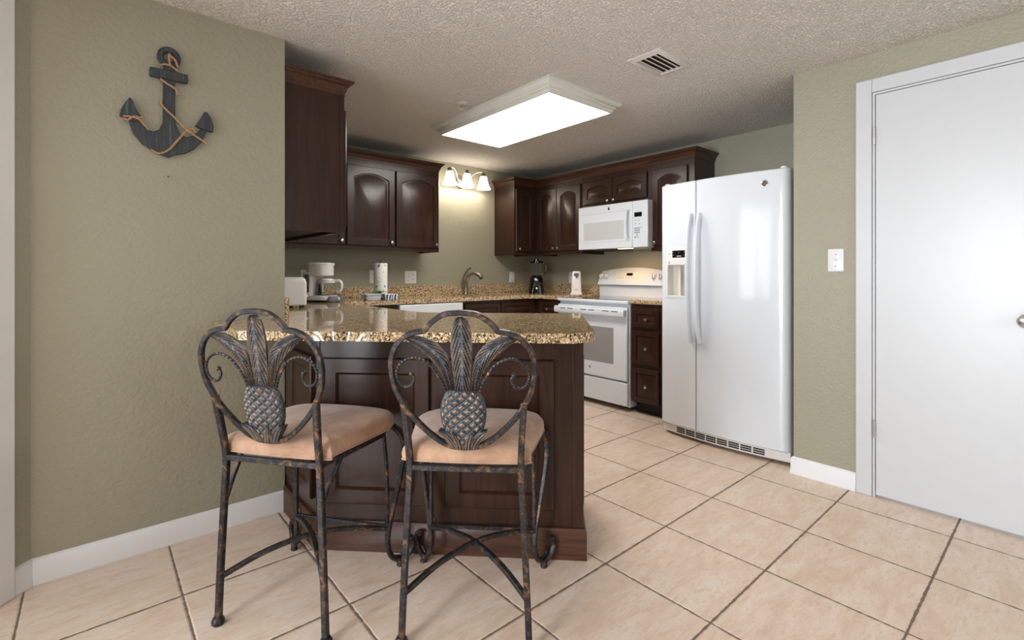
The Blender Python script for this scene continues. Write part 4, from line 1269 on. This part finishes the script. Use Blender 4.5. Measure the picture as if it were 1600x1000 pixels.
# folded towels
def folded(name, mat, label, cx, cy, wd, dp, layers, rz, th=0.013):
    o = thing(name, label, 'towel', (cx, cy, CZ), rz)
    m = MB()
    z = 0.0
    for k in range(layers):
        j = random.uniform(-0.004, 0.004)
        m.stack([(j, j, wd - 0.01, dp - 0.01, 0.015, z), (j, j, wd, dp, 0.018, z + th * 0.3), (j, j, wd, dp, 0.018, z + th * 0.7), (j, j, wd - 0.01, dp - 0.01, 0.015, z + th * 0.97)])
        z += th
    m.build('folded_cloth', mat, o)
    return o, z
folded('dish_towel', 'greycloth', 'grey folded dish towel left in front of the paper towels', 1.625, 3.535, 0.115, 0.10, 4, radians(-12), 0.0125)
folded('dish_towel', 'towel', 'folded dish towel with navy and white pattern beside the grey one', 1.752, 3.487, 0.115, 0.10, 3, radians(-12), 0.0155)
m = MB()
for k in range(5):
    th = 1.25 * k - 1.6
    p = catmull([(0, 0, 0.004), (0.022 * cos(th), 0.022 * sin(th), 0.018), (0.06 * cos(th), 0.06 * sin(th), 0.014)], 5)
    m.tube(p, rsq(0.012, 0.0018, 0.5), scale=[0.7 + 0.8 * sin(pi * i / 10) * (1 if i < 10 else 0.1) for i in range(len(p))])
m.v = [(x + 1.676, y + 3.517, z + CZ + 0.0505) for x, y, z in m.v]
tag(m.build('green_bow', 'green'), 'small green leafy bow lying on the folded dish towels', 'decoration')
# blender
bl = thing('blender', 'black blender with glass jar in the far counter corner', 'blender', (3.545, 3.715, CZ), radians(-42))
MB().stack([(0, 0, 0.16, 0.16, 0.04, 0.0), (0, 0, 0.162, 0.162, 0.045, 0.03), (0, 0, 0.146, 0.146, 0.05, 0.10), (0, 0, 0.136, 0.136, 0.055, 0.155), (0, 0, 0.124, 0.124, 0.055, 0.165)]).build('motor_base', 'black', bl)
MB().lathe([(0.012, 0.004), (0.012, -0.008), (0.008, -0.011)], (0, -0.0815, 0.050), 18, 'y').build('dial', 'chrome', bl)
jr = MB().lathe([(0.044, 0.1655), (0.050, 0.19), (0.066, 0.315), (0.0625, 0.315), (0.047, 0.19), (0.040, 0.1705)], (0, 0, 0), 28, cap=False).build('jar', 'glass', bl)
MB().lathe([(0.046, 0.1655), (0.057, 0.166), (0.058, 0.182), (0.0515, 0.186)], (0, 0, 0), 24, cap=False).build('collar', 'black', jr)
MB().lathe([(0.066, 0.3155), (0.069, 0.318), (0.069, 0.336), (0.03, 0.340), (0.026, 0.356), (0.01, 0.358)], n=28).build('lid', 'black', jr)
MB().tube(catmull([(0.062, 0.0, 0.305), (0.098, 0, 0.30), (0.10, 0, 0.25), (0.085, 0, 0.20), (0.055, 0, 0.195)], 6), rsq(0.008, 0.006, 0.4), ref=(0, 1, 0)).build('jar_handle', 'black', jr)
# can opener
co = thing('can_opener', 'white upright electric can opener left of the stove', 'can opener', (3.62, 3.222, CZ), radians(-50))
MB().stack([(0, 0, 0.115, 0.12, 0.02, 0.0), (0, 0, 0.118, 0.122, 0.02, 0.012), (0, 0.005, 0.100, 0.10, 0.018, 0.02), (0, 0.010, 0.085, 0.085, 0.016, 0.215), (0, 0.012, 0.07, 0.07, 0.016, 0.228)]).build('opener_body', 'white_soft', co)
m = MB().stack([(0, -0.040, 0.045, 0.016, 0.006, 0.182), (0, -0.040, 0.05, 0.018, 0.006, 0.200), (0, -0.036, 0.03, 0.016, 0.006, 0.210)])
m.lathe([(0.010, 0), (0.010, -0.012)], (0.004, -0.040, 0.172), 14, 'y')
m.build('cutter', 'gasket', co)
box('brand_mark', 'grey', co, -0.016, 0.016, -0.0455, -0.0440, 0.046, 0.051)
